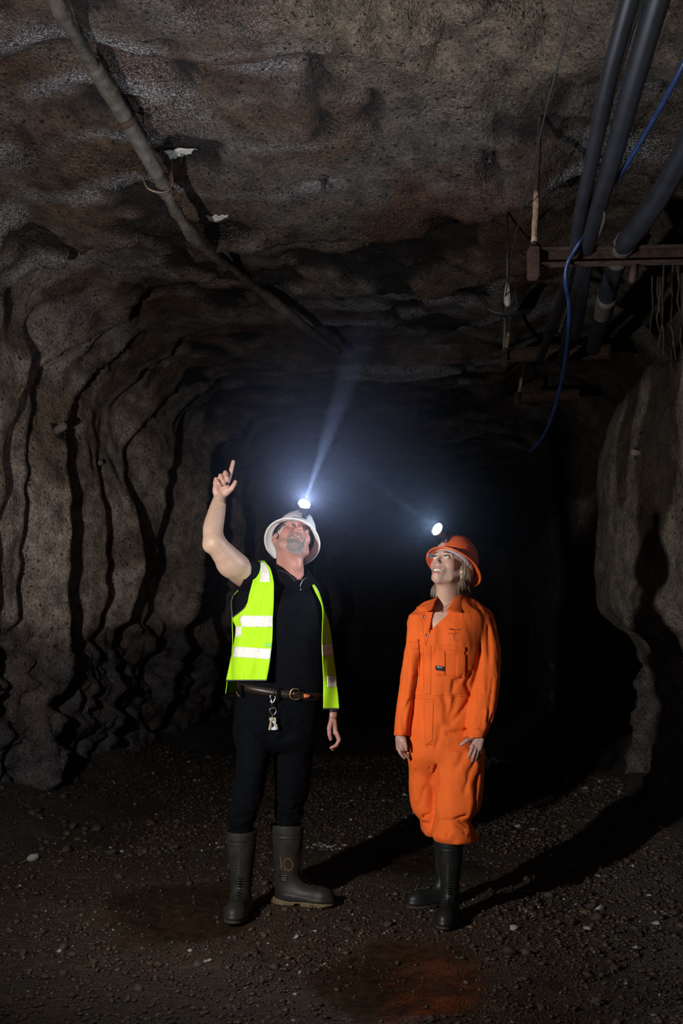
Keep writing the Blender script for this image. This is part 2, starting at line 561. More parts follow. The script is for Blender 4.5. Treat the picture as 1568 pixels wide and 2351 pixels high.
def mat_floor():
    m, nt, N, L, b = mat_new('wet_mine_floor')
    tc = N.new('ShaderNodeTexCoord')
    at = N.new('ShaderNodeAttribute'); at.attribute_name = 'Col'
    def noise(scale, detail=2, rough=0.6):
        n = N.new('ShaderNodeTexNoise')
        n.inputs['Scale'].default_value = scale; n.inputs['Detail'].default_value = detail; n.inputs['Roughness'].default_value = rough
        L.new(tc.outputs['Object'], n.inputs['Vector']); return n
    n1, n2 = noise(24.0), noise(110.0, 1)
    vo = noise(64.0, 0)
    va = N.new('ShaderNodeMath'); va.operation = 'PINGPONG'; va.inputs[1].default_value = .5; L.new(vo.outputs['Fac'], va.inputs[0])
    r = N.new('ShaderNodeMapRange'); r.inputs['From Min'].default_value = .3; r.inputs['From Max'].default_value = .7
    r.inputs['To Min'].default_value = .5; r.inputs['To Max'].default_value = 1.5
    L.new(n1.outputs['Fac'], r.inputs['Value'])
    mx = N.new('ShaderNodeMix'); mx.data_type = 'RGBA'; mx.blend_type = 'MULTIPLY'; mx.inputs['Factor'].default_value = 1
    L.new(at.outputs['Color'], mx.inputs['A']); L.new(r.outputs[0], mx.inputs['B'])
    L.new(mx.outputs['Result'], b.inputs['Base Color'])
    wet = N.new('ShaderNodeAttribute'); wet.attribute_name = 'Wet'
    rr = N.new('ShaderNodeMapRange'); rr.inputs['To Min'].default_value = .62; rr.inputs['To Max'].default_value = .30
    L.new(wet.outputs['Fac'], rr.inputs['Value']); L.new(rr.outputs[0], b.inputs['Roughness'])
    ad = N.new('ShaderNodeMath'); ad.operation = 'MULTIPLY_ADD'
    L.new(va.outputs[0], ad.inputs[0]); ad.inputs[1].default_value = 1.5; L.new(n1.outputs['Fac'], ad.inputs[2])
    a2 = N.new('ShaderNodeMath'); a2.operation = 'MULTIPLY_ADD'
    L.new(n2.outputs['Fac'], a2.inputs[0]); a2.inputs[1].default_value = .5; L.new(ad.outputs[0], a2.inputs[2])
    bs = N.new('ShaderNodeMapRange'); bs.inputs['To Min'].default_value = 1.0; bs.inputs['To Max'].default_value = .22
    L.new(wet.outputs['Fac'], bs.inputs['Value'])
    bp = N.new('ShaderNodeBump'); bp.inputs['Distance'].default_value = 0.012
    L.new(bs.outputs[0], bp.inputs['Strength']); L.new(a2.outputs[0], bp.inputs['Height']); L.new(bp.outputs[0], b.inputs['Normal'])
    return m

def mud_mask(x, y):
    p = np.stack([np.asarray(x, dtype=np.float32), np.asarray(y, dtype=np.float32), np.zeros_like(np.asarray(x, dtype=np.float32))], -1)
    w = 0.22 * fbm(p * 2.2 + 7.0, 3)
    a = np.exp(-(((x - 0.18) / .42) ** 2 + ((y - 3.75) / .55) ** 2))
    b = .9 * np.exp(-(((x - 1.78) / .32) ** 2 + ((y - 4.85) / .42) ** 2))
    c = .8 * np.exp(-(((x + .75) / .5) ** 2 + ((y - 4.6) / .7) ** 2))
    d = .7 * np.exp(-(((x - .5) / .5) ** 2 + ((y - 5.6) / .6) ** 2))
    return sstep(.42, .68, np.maximum.reduce([a, b, c, d]) + w)

def build_floor():
    ys = np.concatenate([np.arange(-3, 2.8, .2), np.arange(2.8, 8, .025), np.arange(8, 14, .08), np.arange(14, 27.2, .3)])
    us = np.concatenate([np.linspace(-3.6, -2.2, 22), np.linspace(-2.18, 2.18, 175), np.linspace(2.2, 3.9, 24)])
    YY, UU = np.meshgrid(ys, us, indexing='ij')
    XX = UU + axis_x(YY)
    ZZ = floor_z(XX, YY)
    mud = mud_mask(XX, YY)
    ZZ = ZZ - 0.006 * mud
    P = np.stack([XX, YY, 0 * XX], -1)
    C = np.broadcast_to(np.array([.050, .036, .026]), P.shape).copy()
    w = sstep(-.3, .4, fbm(P * 1.4 + 3, 3))[..., None]
    C = C * (1 - w) + np.array([.070, .045, .027]) * w
    C = C * (1 - mud[..., None]) + np.array([.050, .034, .023]) * mud[..., None]
    C = C * np.array([.56, .50, .42])
    grey = sstep(1.3, 1.9, np.abs(UU))[..., None]
    C = C * (1 - grey) + np.array([.045, .040, .036]) * grey
    r, c = YY.shape
    idx = np.arange(r * c).reshape(r, c)
    F = np.stack([idx[:-1, :-1], idx[:-1, 1:], idx[1:, 1:], idx[1:, :-1]], -1).reshape(-1, 4)
    o = mesh_obj('floor', np.stack([XX, YY, ZZ], -1).reshape(-1, 3), F, mat_floor())
    set_color(o, C.reshape(-1, 3))
    wa = o.data.attributes.new('Wet', 'FLOAT', 'POINT')
    wa.data.foreach_set('value', mud.reshape(-1).astype(np.float32))
    return tag(o, 'wet brown gravel and mud floor of the tunnel', kind='structure')

FLOOR = build_floor()

# far end of the drive, lost in the dark
def build_end():
    us = np.linspace(-2.9, 2.9, 40); zs = np.linspace(-.2, 4.5, 34)
    U, Z = np.meshgrid(us, zs, indexing='ij')
    P = np.stack([U, 0 * U, Z], -1)
    Y = 26.6 + .5 * fbm(P * .9, 3)
    V = np.stack([U + axis_x(26.8), Y, Z], -1)
    r, c = U.shape
    idx = np.arange(r * c).reshape(r, c)
    F = np.stack([idx[:-1, :-1], idx[:-1, 1:], idx[1:, 1:], idx[1:, :-1]], -1).reshape(-1, 4)
    o = mesh_obj('wall_back', V.reshape(-1, 3), F, M_ROCK)
    set_color(o, np.broadcast_to(np.array([.09, .08, .075]), (r * c, 3)))
    return tag(o, 'dark rock face at the far end of the tunnel', kind='structure')
WALL_B = build_end()
# ------------------------------------------------------------------ pipes, cables and steel under the roof
from mathutils.bvhtree import BVHTree as _BVH
def _tree(o):
    me = o.data
    V = np.empty(len(me.vertices) * 3, dtype=np.float32); me.vertices.foreach_get('co', V)
    Q = np.empty(len(me.loops), dtype=np.int32); me.loops.foreach_get('vertex_index', Q)
    return _BVH.FromPolygons(V.reshape(-1, 3).tolist(), Q.reshape(-1, 4).tolist())
BV_ROOF, BV_LEFT, BV_RIGHT = _tree(ROOF), _tree(WALL_L), _tree(WALL_R)

def hit(tree, px, py):
    d = Vector(((px - CX0) / FPX, 1.0, (HOR - py) / FPX)).normalized()
    h, n, i, t = tree.ray_cast(Vector((0, 0, CAM_H)), d)
    if h is None:
        return None, None
    if n.dot(d) > 0:
        n = -n
    return h, n

def above(x, y):
    """height of the roof over (x, y)"""
    h, n, i, t = BV_ROOF.ray_cast(Vector((x, y, 2.0)), Vector((0, 0, 1)))
    return h.z if h is not None else 3.95

M_CRUST = mat_plain('crusted_pipe', (.075, .062, .050), rough=.8, var=.5, scale=14, bump=.9, bscale=55, bdist=.012)
M_CABLE = mat_plain('black_cable_sheath', (.013, .015, .021), rough=.40, spec=1.0, var=.3, scale=12, bump=.1, bscale=40, bdist=.003)
M_BLUE = mat_plain('blue_cable_sheath', (.012, .028, .090), rough=.4, var=.35, scale=16)
M_RUST = mat_plain('rusty_steel', (.045, .023, .016), rough=.85, var=.55, scale=22, bump=.7, bscale=70, bdist=.006)
M_CREAM = mat_plain('flaking_cream_paint', (.28, .19, .13), rough=.85, var=.45, scale=45, bump=.8, bscale=90, bdist=.006)
M_WIRE = mat_plain('dull_steel_wire', (.06, .06, .065), rough=.5, metal=.6)
M_GREYP = mat_plain('dusty_grey_pipe', (.080, .072, .064), rough=.75, var=.4, scale=20, bump=.4, bscale=60, bdist=.005)
M_WHITE = mat_plain('pale_flake', (.46, .45, .42), rough=.8, var=.35, scale=60, bump=.8, bscale=50, bdist=.01)

def pth(pts, n=60):
    return spline([PX(*p) for p in pts], n)

# crusted pipe slung along the left of the roof
def roof_pipe():
    pix = [(88, -70), (130, 5), (200, 128), (262, 228), (312, 312), (372, 420), (402, 482), (448, 545), (520, 602), (600, 668), (690, 742), (775, 805)]
    pts = []
    for i, (px, py) in enumerate(pix):
        h, n = hit(BV_ROOF, px, py)
        if h is None:
            h = Vector(PX(px, py, 4.0))
        k = 1 - (.13 + .03 * math.sin(i * 1.3)) / max(h.z - CAM_H, .5)
        pts.append(tuple(Vector((0, 0, CAM_H)) + (h - Vector((0, 0, CAM_H))) * k))
    P = spline(pts, 150)
    rad = .034 + .006 * np.sin(np.linspace(0, 31, 150)) + .004 * np.sin(np.linspace(0, 83, 150))
    root = MB().tube(P, list(rad), seg=14, wob=.16).build('roof_pipe', M_CRUST)
    tag(root, 'crusted grey-brown pipe slung diagonally under the roof on the left', 'pipe')
    # strap with its bolt where the pipe is hung, and plastic sheathing
    c = P[int(150 * .455)]
    MB().tube(spline([c + np.array([-.10, -.03, .03]), c + np.array([-.07, -.05, -.045]), c + np.array([0, -.03, -.060]), c + np.array([.045, 0, -.015]), c + np.array([.05, .02, .08])], 24), .009, seg=8, flat=.35).build('hanger_strap', M_CREAM, root)
    MB().tube([c + np.array([.03, 0, -.05]), c + np.array([.055, .01, .12])], .010, seg=8).build('hanger_bolt', M_RUST, root)
    for a, b in ((.20, .33), (.335, .44)):
        seg = P[int(150 * a):int(150 * b)]
        MB().tube(seg, .040, seg=14, wob=.03).build('pipe_sleeve', M_GREYP, root)
    k = int(150 * .325)
    MB().tube(P[k:k + 3], .046, seg=14).build('pipe_clip', M_RUST, root)
roof_pipe()

# pale flakes of concrete on the roof next to the pipe (part of the roof)
def flake(quad, nu=10, nv=6):
    g = []
    for v in np.linspace(0, 1, nv):
        row = []
        for u in np.linspace(0, 1, nu):
            q = (np.array(quad[0]) * (1 - u) + np.array(quad[1]) * u) * (1 - v) + (np.array(quad[3]) * (1 - u) + np.array(quad[2]) * u) * v
            jx, jy = (random.uniform(-3, 3), random.uniform(-3, 3))
            h, n = hit(BV_ROOF, q[0] + jx, q[1] + jy)
            row.append(tuple(h + n * (.008 + .006 * random.random())))
        g.append(row)
    return sheet('flake', g, .006, M_WHITE, ROOF)
flake(((372, 338), (455, 337), (428, 352), (392, 366)))
flake(((472, 492), (527, 490), (512, 502), (482, 505)))

# cables along the right
def run(name, pts, r, mat, label, cat, group=None, n=110, wob=0.0, seg=14):
    o = MB().tube(pth(pts, n), r, seg=seg, wob=wob).build(name, mat)
    tag(o, label, cat, group)
    return o
cb1 = run('power_cable', [(1462, -60, 3.1), (1428, 60, 3.35), (1392, 200, 3.7), (1358, 370, 4.25), (1334, 480, 4.62), (1319, 572, 5.0), (1296, 668, 5.8), (1262, 765, 6.9), (1238, 830, 7.9)], .030, M_CABLE, 'thinner black power cable, left of the two heavy runs under the roof', 'cable', 'cables along the right')
cb2 = run('power_cable', [(1528, -60, 3.1), (1492, 60, 3.35), (1452, 200, 3.7), (1405, 370, 4.25), (1372, 480, 4.62), (1346, 572, 5.0), (1328, 668, 5.8), (1306, 765, 6.9), (1290, 830, 7.9)], .041, M_CABLE, 'thick glossy black cable, right of the two heavy runs under the roof', 'cable', 'cables along the right')
cb3 = run('power_cable', [(1492, -60, 3.12), (1424, 150, 3.6), (1378, 330, 4.15), (1352, 450, 4.55), (1330, 574, 5.0), (1312, 668, 5.8), (1284, 765, 6.9)], .012, M_GREYP, 'slim grey cable lying between the two heavy black cables', 'cable', 'cables along the right', seg=8)
MB().tube(pth([(1327, 522, 4.78), (1318, 585, 4.98), (1306, 640, 5.4)], 12), .005, seg=6).build('cable_tie', M_WIRE, cb1)
run('blue_cable', [(1592, 95, 3.5), (1560, 165, 3.62), (1500, 275, 3.95), (1425, 398, 4.35), (1376, 452, 4.56), (1334, 548, 4.84), (1303, 604, 4.92), (1299, 650, 4.98), (1307, 705, 5.15), (1302, 790, 5.6), (1288, 880, 6.1), (1262, 970, 6.5), (1238, 1015, 6.8), (1216, 1036, 7.0)], .0115, M_BLUE, 'bright blue cable dangling down in front of the bracket', 'cable', seg=10)
run('branch_cord', [(1377, 455, 4.56), (1388, 490, 4.60), (1382, 520, 4.72), (1364, 560, 4.9)], .007, M_GREYP, 'short pale cord branching off the blue cable', 'cord', n=24, seg=6)
hose = run('air_hose', [(1640, 190, 3.7), (1580, 330, 4.1), (1530, 425, 4.4), (1475, 508, 4.7), (1428, 572, 5.0), (1402, 650, 5.5), (1380, 735, 6.2), (1362, 800, 7.0)], .050, M_CABLE, 'thick dark hose bending over the right end of the bracket', 'hose')
for pts, r in (([(1440, 552, 4.92), (1428, 572, 5.0), (1418, 600, 5.14)], .056), ([(1393, 684, 5.72), (1384, 722, 6.05)], .056)):
    MB().tube(pth(pts, 10), r, seg=14, wob=.05).build('wrapping', M_GREYP, hose)
run('sheathed_pipe', [(1352, 585, 5.1), (1342, 640, 5.5), (1334, 700, 6.0), (1322, 770, 6.8)], .034, M_CABLE, 'short dark pipe hanging behind the bracket beside the blue cable', 'pipe')

# rusty hanging bracket
def bracket(y, x0, x1, pyb, pyt, label, rods, h=.075, mat=None):
    a, b = PX(x0, pyb, y), PX(x1, pyb - 8, y)
    root = bpy.data.objects.new('cable_bracket', None); link(root)
    root.location = a
    inv = Matrix.Translation(root.location).inverted()
    L = b[0] - a[0]
    ang = math.atan2(b[2] - a[2], L)
    R = Matrix.Rotation(-ang, 3, 'Y')
    mid = ((a[0] + b[0]) / 2, y, (a[2] + b[2]) / 2)
    mb = MB()
    mb.box(mid, (L, .012, h), R, bev=.003)
    mb.box((mid[0], y - .026, mid[2] + h / 2), (L, .055, .009), R, bev=.002)
    mb.box((mid[0], y - .026, mid[2] - h / 2), (L, .055, .009), R, bev=.002)
    kids = [mb.build('beam', M_RUST, smooth=False)]
    mb = MB(); mb.box((a[0] + .018, y - .03, a[2] - .03), (.055, .075, .15), None, bev=.006); kids.append(mb.build('end_plate', M_RUST, smooth=False))
    for (px, py0, py1) in rods:
        x, z1 = PX(px, py1, y)[0], PX(px, py1, y)[2]
        xt = PX(px + 16, py0, y)[0]
        zt = above(xt, y) + .008
        P = [np.array((x, y - .025, z1)), np.array((x + (xt - x) * .5, y - .02, (z1 + zt) / 2)), np.array((xt, y, zt))]
        S = spline(P, 30)
        kids.append(MB().tube(S, .0125, seg=10, wob=.06).build('rod', M_RUST))
        kids.append(MB().tube(S[1:13], .0165, seg=12, wob=.09).build('paint_crust', M_CREAM))
        nb = MB(); nb.lathe([(.010, -.012), (.024, -.012), (.024, .012), (.010, .012)], 6, None, (x, y - .025, z1 - .01)); kids.append(nb.build('nut', M_RUST))
    for k in kids:
        k.parent = root; k.matrix_parent_inverse = inv
    tag(root, label, 'bracket')
    return root, inv
br, binv = bracket(5.0, 1214, 1590, 596, 215, 'rusty steel bracket hung from the roof, carrying the cables on the right', [(1224, 215, 570)])
mb = MB(); mb.box(PX(1470, 545, 5.0), (.09, .07, .10), Matrix.Rotation(.5, 3, 'Y'), bev=.02); k = mb.build('clamp', M_RUST, br); k.matrix_parent_inverse = binv
mb = MB(); mb.box(PX(1455, 626, 5.0), (.035, .05, .10), Matrix.Rotation(.15, 3, 'Y'), bev=.008); k = mb.build('stub', M_RUST, br); k.matrix_parent_inverse = binv
bracket(8.2, 1150, 1400, 818, 700, 'farther dim bracket hanging behind the blue cable', [(1160, 690, 806)], h=.10)
bracket(10.2, 1180, 1330, 915, 830, 'farthest dark bracket deep in the tunnel on the right', [(1190, 830, 905)], h=.10)

# thin wire that swings across the roof, and the saddle it ends in
run('steel_wire', [(1330, -60, 3.25), (1288, 120, 3.6), (1250, 268, 4.0), (1222, 392, 4.5), (1196, 490, 5.0), (1174, 590, 5.6), (1160, 682, 6.1), (1140, 770, 7.0), (1124, 832, 8.0)], .0042, M_WIRE, 'thin steel wire strung down across the roof', 'wire', seg=6)
def saddle():
    root = bpy.data.objects.new('wire_hanger', None); link(root)
    y = 6.1
    root.location = PX(1163, 715, y)
    inv = Matrix.Translation(root.location).inverted()
    dk = mat_plain('black_plastic_saddle', (.010, .010, .011), rough=.6)
    mb = MB().tube(spline([PX(1112, 690, y), PX(1122, 712, y - .02), PX(1150, 722, y - .04), PX(1185, 720, y - .04), PX(1214, 714, y)], 30), .020, seg=10, flat=.5)
    a = mb.build('saddle', dk, root)
    ins = MB().lathe([(.004, .075), (.012, .05), (.020, 0), (.022, -.06), (.012, -.085)], 14, None, PX(1165, 672, y)).build('insulator', mat_plain('white_insulator', (.36, .35, .37), rough=.5), root)
    st = MB().tube(pth([(1163, 690, y), (1168, 700, y), (1178, 660, y), (1188, 700, y)], 16), .006, seg=6).build('strap', dk, root)
    rd = MB().tube([PX(1160, 730, y), PX(1157, 800, y)], .008, seg=6).build('tail', M_GREYP, root)
    up = PX(1165, 660, y)
    rod = MB().tube([up, (up[0], y, above(up[0], y) + .008)], .007, seg=6).build('rod', M_WIRE, root)
    for k in (a, ins, st, rd, rod):
        k.matrix_parent_inverse = inv
    tag(root, 'black saddle hanger with white insulator under the roof wire', 'hanger')
saddle()

# rock bolts sticking out of walls and roof
def bolt(tree, px, py, ln, r, mat, label, tilt=(0, 0, 0)):
    h, n = hit(tree, px, py)
    if h is None:
        return
    d = (n + Vector(tilt)).normalized()
    Q = d.to_track_quat('Z', 'Y').to_matrix()
    o = MB().lathe([(r * .8, -.06), (r, ln * .3), (r * 1.02, ln), (r * .5, ln + .004)], 12, Q, h).build('rock_bolt', mat)
    pl = MB(); pl.box(h + d * .004, (r * 4, r * 4, .008), Q, bev=.002); pl.build('plate', M_DKST, o)
    tag(o, label, 'rock bolt', 'rock bolts')
M_DKST = mat_plain('blackened_steel', (.025, .02, .018), rough=.8, var=.4)
M_STUB = mat_plain('dusty_bolt', (.20, .17, .14), rough=.8, var=.3)
bolt(BV_LEFT, 128, 990, .13, .030, M_STUB, 'pale bolt stub sticking out of the left wall beside the deep fold', (.2, -.5, 0))
bolt(BV_LEFT, 222, 1066, .07, .022, M_STUB, 'smaller bolt stub lower down in the left wall', (.2, -.4, 0))
bolt(BV_ROOF, 742, 408, .08, .013, M_DKST, 'short blackened bolt hanging from the middle of the roof', (0, 0, -.3))
bolt(BV_ROOF, 335, 258, .07, .012, M_DKST, 'blackened bolt in the roof beside the crusted pipe', (0, 0, -.3))
bolt(BV_ROOF, 1130, 345, .07, .011, M_WIRE, 'dark bolt in the roof left of the cream rod', (0, 0, -.3))
bolt(BV_RIGHT, 1468, 1040, .06, .02, M_STUB, 'bolt stub in the pale bulge of the right wall', (-.3, -.5, 0))

# ragged roots and old wire hanging in the hollow at the upper right
def roots():
    root = bpy.data.objects.new('hanging_roots', None); link(root)
    root.location = PX(1540, 660, 5.4)
    inv = Matrix.Translation(root.location).inverted()
    rr = random.Random(12)
    for k in range(11):
        px = 1498 + 8 * k + rr.uniform(-8, 8)
        y = 5.35 + rr.uniform(-.1, .3)
        py0, ln = 600 + rr.uniform(-20, 60), rr.uniform(110, 270)
        pts = [(px + rr.uniform(-7, 7) * q, py0 + ln * q, y + rr.uniform(-.03, .03)) for q in np.linspace(0, 1, 6)]
        o = MB().tube(pth(pts, 26), [.010 * rr.uniform(.5, 1.1), .004], seg=6, wob=.2).build('root', mat_plain('old_root', (.022, .016, .012), rough=.9, var=.4) if k == 0 else bpy.data.materials['old_root'], root)
        o.matrix_parent_inverse = inv
    tag(root, 'tangle of brown roots and old wire hanging at the upper right edge', 'roots')
roots()
# ------------------------------------------------------------------ solid modelling by distance fields (bodies, clothes, boots)
def v3(a):
    return np.array(a, dtype=np.float32)

def sd_cone(a, b, ra, rb):
    a, b = v3(a), v3(b)
    ab = b - a
    l2 = float(ab @ ab) + 1e-12
    def f(p):
        t = np.clip(((p - a) @ ab) / l2, 0, 1)
        q = p - a - t[:, None] * ab
        return np.sqrt(np.einsum('ij,ij->i', q, q)) - (ra + (rb - ra) * t)
    return f

def sd_chain(pts, rad, smooth=True):
    """tapering tube through pts; long chains are resampled along a smooth curve"""
    if smooth and len(pts) > 2 and max(rad) > .02:
        m = 4 * (len(pts) - 1) + 1
        rad = list(spline([(r, 0, 0) for r in rad], m)[:, 0]) if len(rad) > 2 else list(np.interp(np.linspace(0, 1, m), np.linspace(0, 1, len(rad)), rad))
        pts = list(spline(pts, m))
    P = np.array([v3(q) for q in pts]); A, AB = P[:-1], P[1:] - P[:-1]
    L2 = (AB * AB).sum(1) + 1e-12
    rad = np.array(rad, dtype=np.float32); RA, DR = rad[:-1], rad[1:] - rad[:-1]
    def f(p):
        ids = range(len(A))
        if 8 < len(p) < 4000:
            c = (p[0] + p[-1]) * .5
            h = float(np.linalg.norm(p[0] - p[-1])) * .5
            t = np.clip(((c - A) * AB).sum(1) / L2, 0, 1)
            dc = np.linalg.norm(c - A - t[:, None] * AB, axis=1) - RA - DR * t
            ids = np.nonzero(dc < dc.min() + 2 * h + .004)[0]
        d = None
        for i in ids:
            q = p - A[i]
            t = np.clip((q @ AB[i]) / L2[i], 0, 1)
            q = q - t[:, None] * AB[i]
            e = np.sqrt(np.einsum('ij,ij->i', q, q)) - RA[i] - DR[i] * t
            d = e if d is None else np.minimum(d, e)
        return d
    return f

def sd_ell(c, r, R=None):
    c, r = v3(c), v3(r)
    Rm = None if R is None else np.array(R, dtype=np.float32)
    def f(p):
        q = p - c
        if Rm is not None:
            q = q @ Rm            # columns of R are the local axes
        u = q / r
        k0 = np.sqrt(np.einsum('ij,ij->i', u, u)) + 1e-9
        u = u / r
        k1 = np.sqrt(np.einsum('ij,ij->i', u, u)) + 1e-9
        return k0 * (k0 - 1) / k1
    return f

def sd_box(c, h, rad=0.0, R=None):
    c, h = v3(c), v3(h)
    Rm = None if R is None else np.array(R, dtype=np.float32)
    def f(p):
        q = p - c
        if Rm is not None:
            q = q @ Rm
        q = np.abs(q) - h + rad
        return np.sqrt((np.maximum(q, 0) ** 2).sum(1)) + np.minimum(q.max(1), 0) - rad
    return f

def sd_plane(c, n):
    """negative on the side away from n"""
    c, n = v3(c), v3(n)
    n = n / np.linalg.norm(n)
    return lambda p: (p - c) @ n

def sd_loft(rows, n=2.0, rot=0.0, cap=0.0):
    """stack of ellipses: rows of (z, cx, cy, rx, ry), any order"""
    A = np.array(sorted(rows), dtype=np.float64)
    # smooth, dense version of the control rows
    zs = np.linspace(A[0, 0], A[-1, 0], 160)
    D = np.empty((160, 5)); D[:, 0] = zs
    for k in range(1, 5):
        m = np.gradient(A[:, k], A[:, 0]) if len(A) > 2 else np.full(len(A), (A[-1, k] - A[0, k]) / (A[-1, 0] - A[0, 0]))
        i = np.clip(np.searchsorted(A[:, 0], zs) - 1, 0, len(A) - 2)
        h = A[i + 1, 0] - A[i, 0]; t = (zs - A[i, 0]) / h
        D[:, k] = (2 * t ** 3 - 3 * t ** 2 + 1) * A[i, k] + (t ** 3 - 2 * t ** 2 + t) * h * m[i] + (-2 * t ** 3 + 3 * t ** 2) * A[i + 1, k] + (t ** 3 - t ** 2) * h * m[i + 1]
    D = D.astype(np.float32)
    z0, z1 = float(zs[0]), float(zs[-1])
    cr, sr = math.cos(rot), math.sin(rot)
    def f(p):
        z = np.clip(p[:, 2], z0, z1)
        u = (z - z0) / (z1 - z0) * 159
        i = np.minimum(u.astype(np.int32), 158)
        t = (u - i)[:, None]
        S = D[i] * (1 - t) + D[i + 1] * t
        dx, dy = p[:, 0] - S[:, 1], p[:, 1] - S[:, 2]
        if rot:
            dx, dy = dx * cr + dy * sr, -dx * sr + dy * cr
        ax, ay = np.abs(dx) / S[:, 3], np.abs(dy) / S[:, 4]
        if n == 2.0:
            k = np.sqrt(ax * ax + ay * ay)
        else:
            k = (ax ** n + ay ** n) ** (1.0 / n)
        rr = np.minimum(S[:, 3], S[:, 4])
        L = np.sqrt(dx * dx + dy * dy)
        side = np.where(k > 0.05, L * (1 - 1 / np.maximum(k, .05)), -rr)
        dz = np.maximum(z0 - p[:, 2], p[:, 2] - z1)
        if cap:
            a = np.maximum(side + cap, 0); b = np.maximum(dz + cap, 0)
            return np.minimum(np.maximum(side, dz), np.sqrt(a * a + b * b) - cap)
        return np.where(dz > 0, np.sqrt(np.maximum(side, 0) ** 2 + dz * dz), np.maximum(side, dz))
    return f

def in_frame(f, R, t, s):
    """evaluate a field made in a local frame (x' = R^T (x - t) / s)"""
    R = np.array(R, dtype=np.float32); t = v3(t)
    return lambda p: f(((p - t) @ R) / s) * s

class Field:
    def __init__(self):
        self.ops = []
    def u(self, f, k=0.0):
        self.ops.append(('u', f, k)); return self
    def s(self, f, k=0.0):
        self.ops.append(('s', f, k)); return self
    def i(self, f, k=0.0):
        self.ops.append(('i', f, k)); return self
    def d(self, f):
        self.ops.append(('d', f, 0)); return self
    def ev(self, p, skip=None, pre=None):
        d = np.full(len(p), 9.0, dtype=np.float32)
        for n, (m, f, k) in enumerate(self.ops):
            if skip is not None and skip[n]:
                continue
            if m == 'd':
                d = d + f(p); continue
            e = f(p) if pre is None else pre[:, n]
            if m == 's':
                e = -e
                if k:
                    h = np.clip(0.5 - 0.5 * (d - e) / k, 0, 1)
                    d = d * (1 - h) + e * h + k * h * (1 - h)
                else:
                    d = np.maximum(d, e)
            elif m == 'i':
                if k:
                    h = np.clip(0.5 - 0.5 * (d - e) / k, 0, 1)
                    d = d * (1 - h) + e * h + k * h * (1 - h)
                else:
                    d = np.maximum(d, e)
            else:
                if k:
                    h = np.clip(0.5 + 0.5 * (d - e) / k, 0, 1)
                    d = d * (1 - h) + e * h - k * h * (1 - h)
                else:
                    d = np.minimum(d, e)
        return d

def axis_steps(lo, hi, base, fine=()):
    """coordinates from lo to hi, step base, finer inside the given (a, b, step) spans"""
    out = [lo]
    while out[-1] < hi:
        st = base
        for a, b, q in fine:
            if a <= out[-1] <= b:
                st = min(st, q)
            elif out[-1] < a < out[-1] + st:
                st = max(min(st, a - out[-1]), q)
        out.append(out[-1] + st)
    return np.array(out, dtype=np.float32)

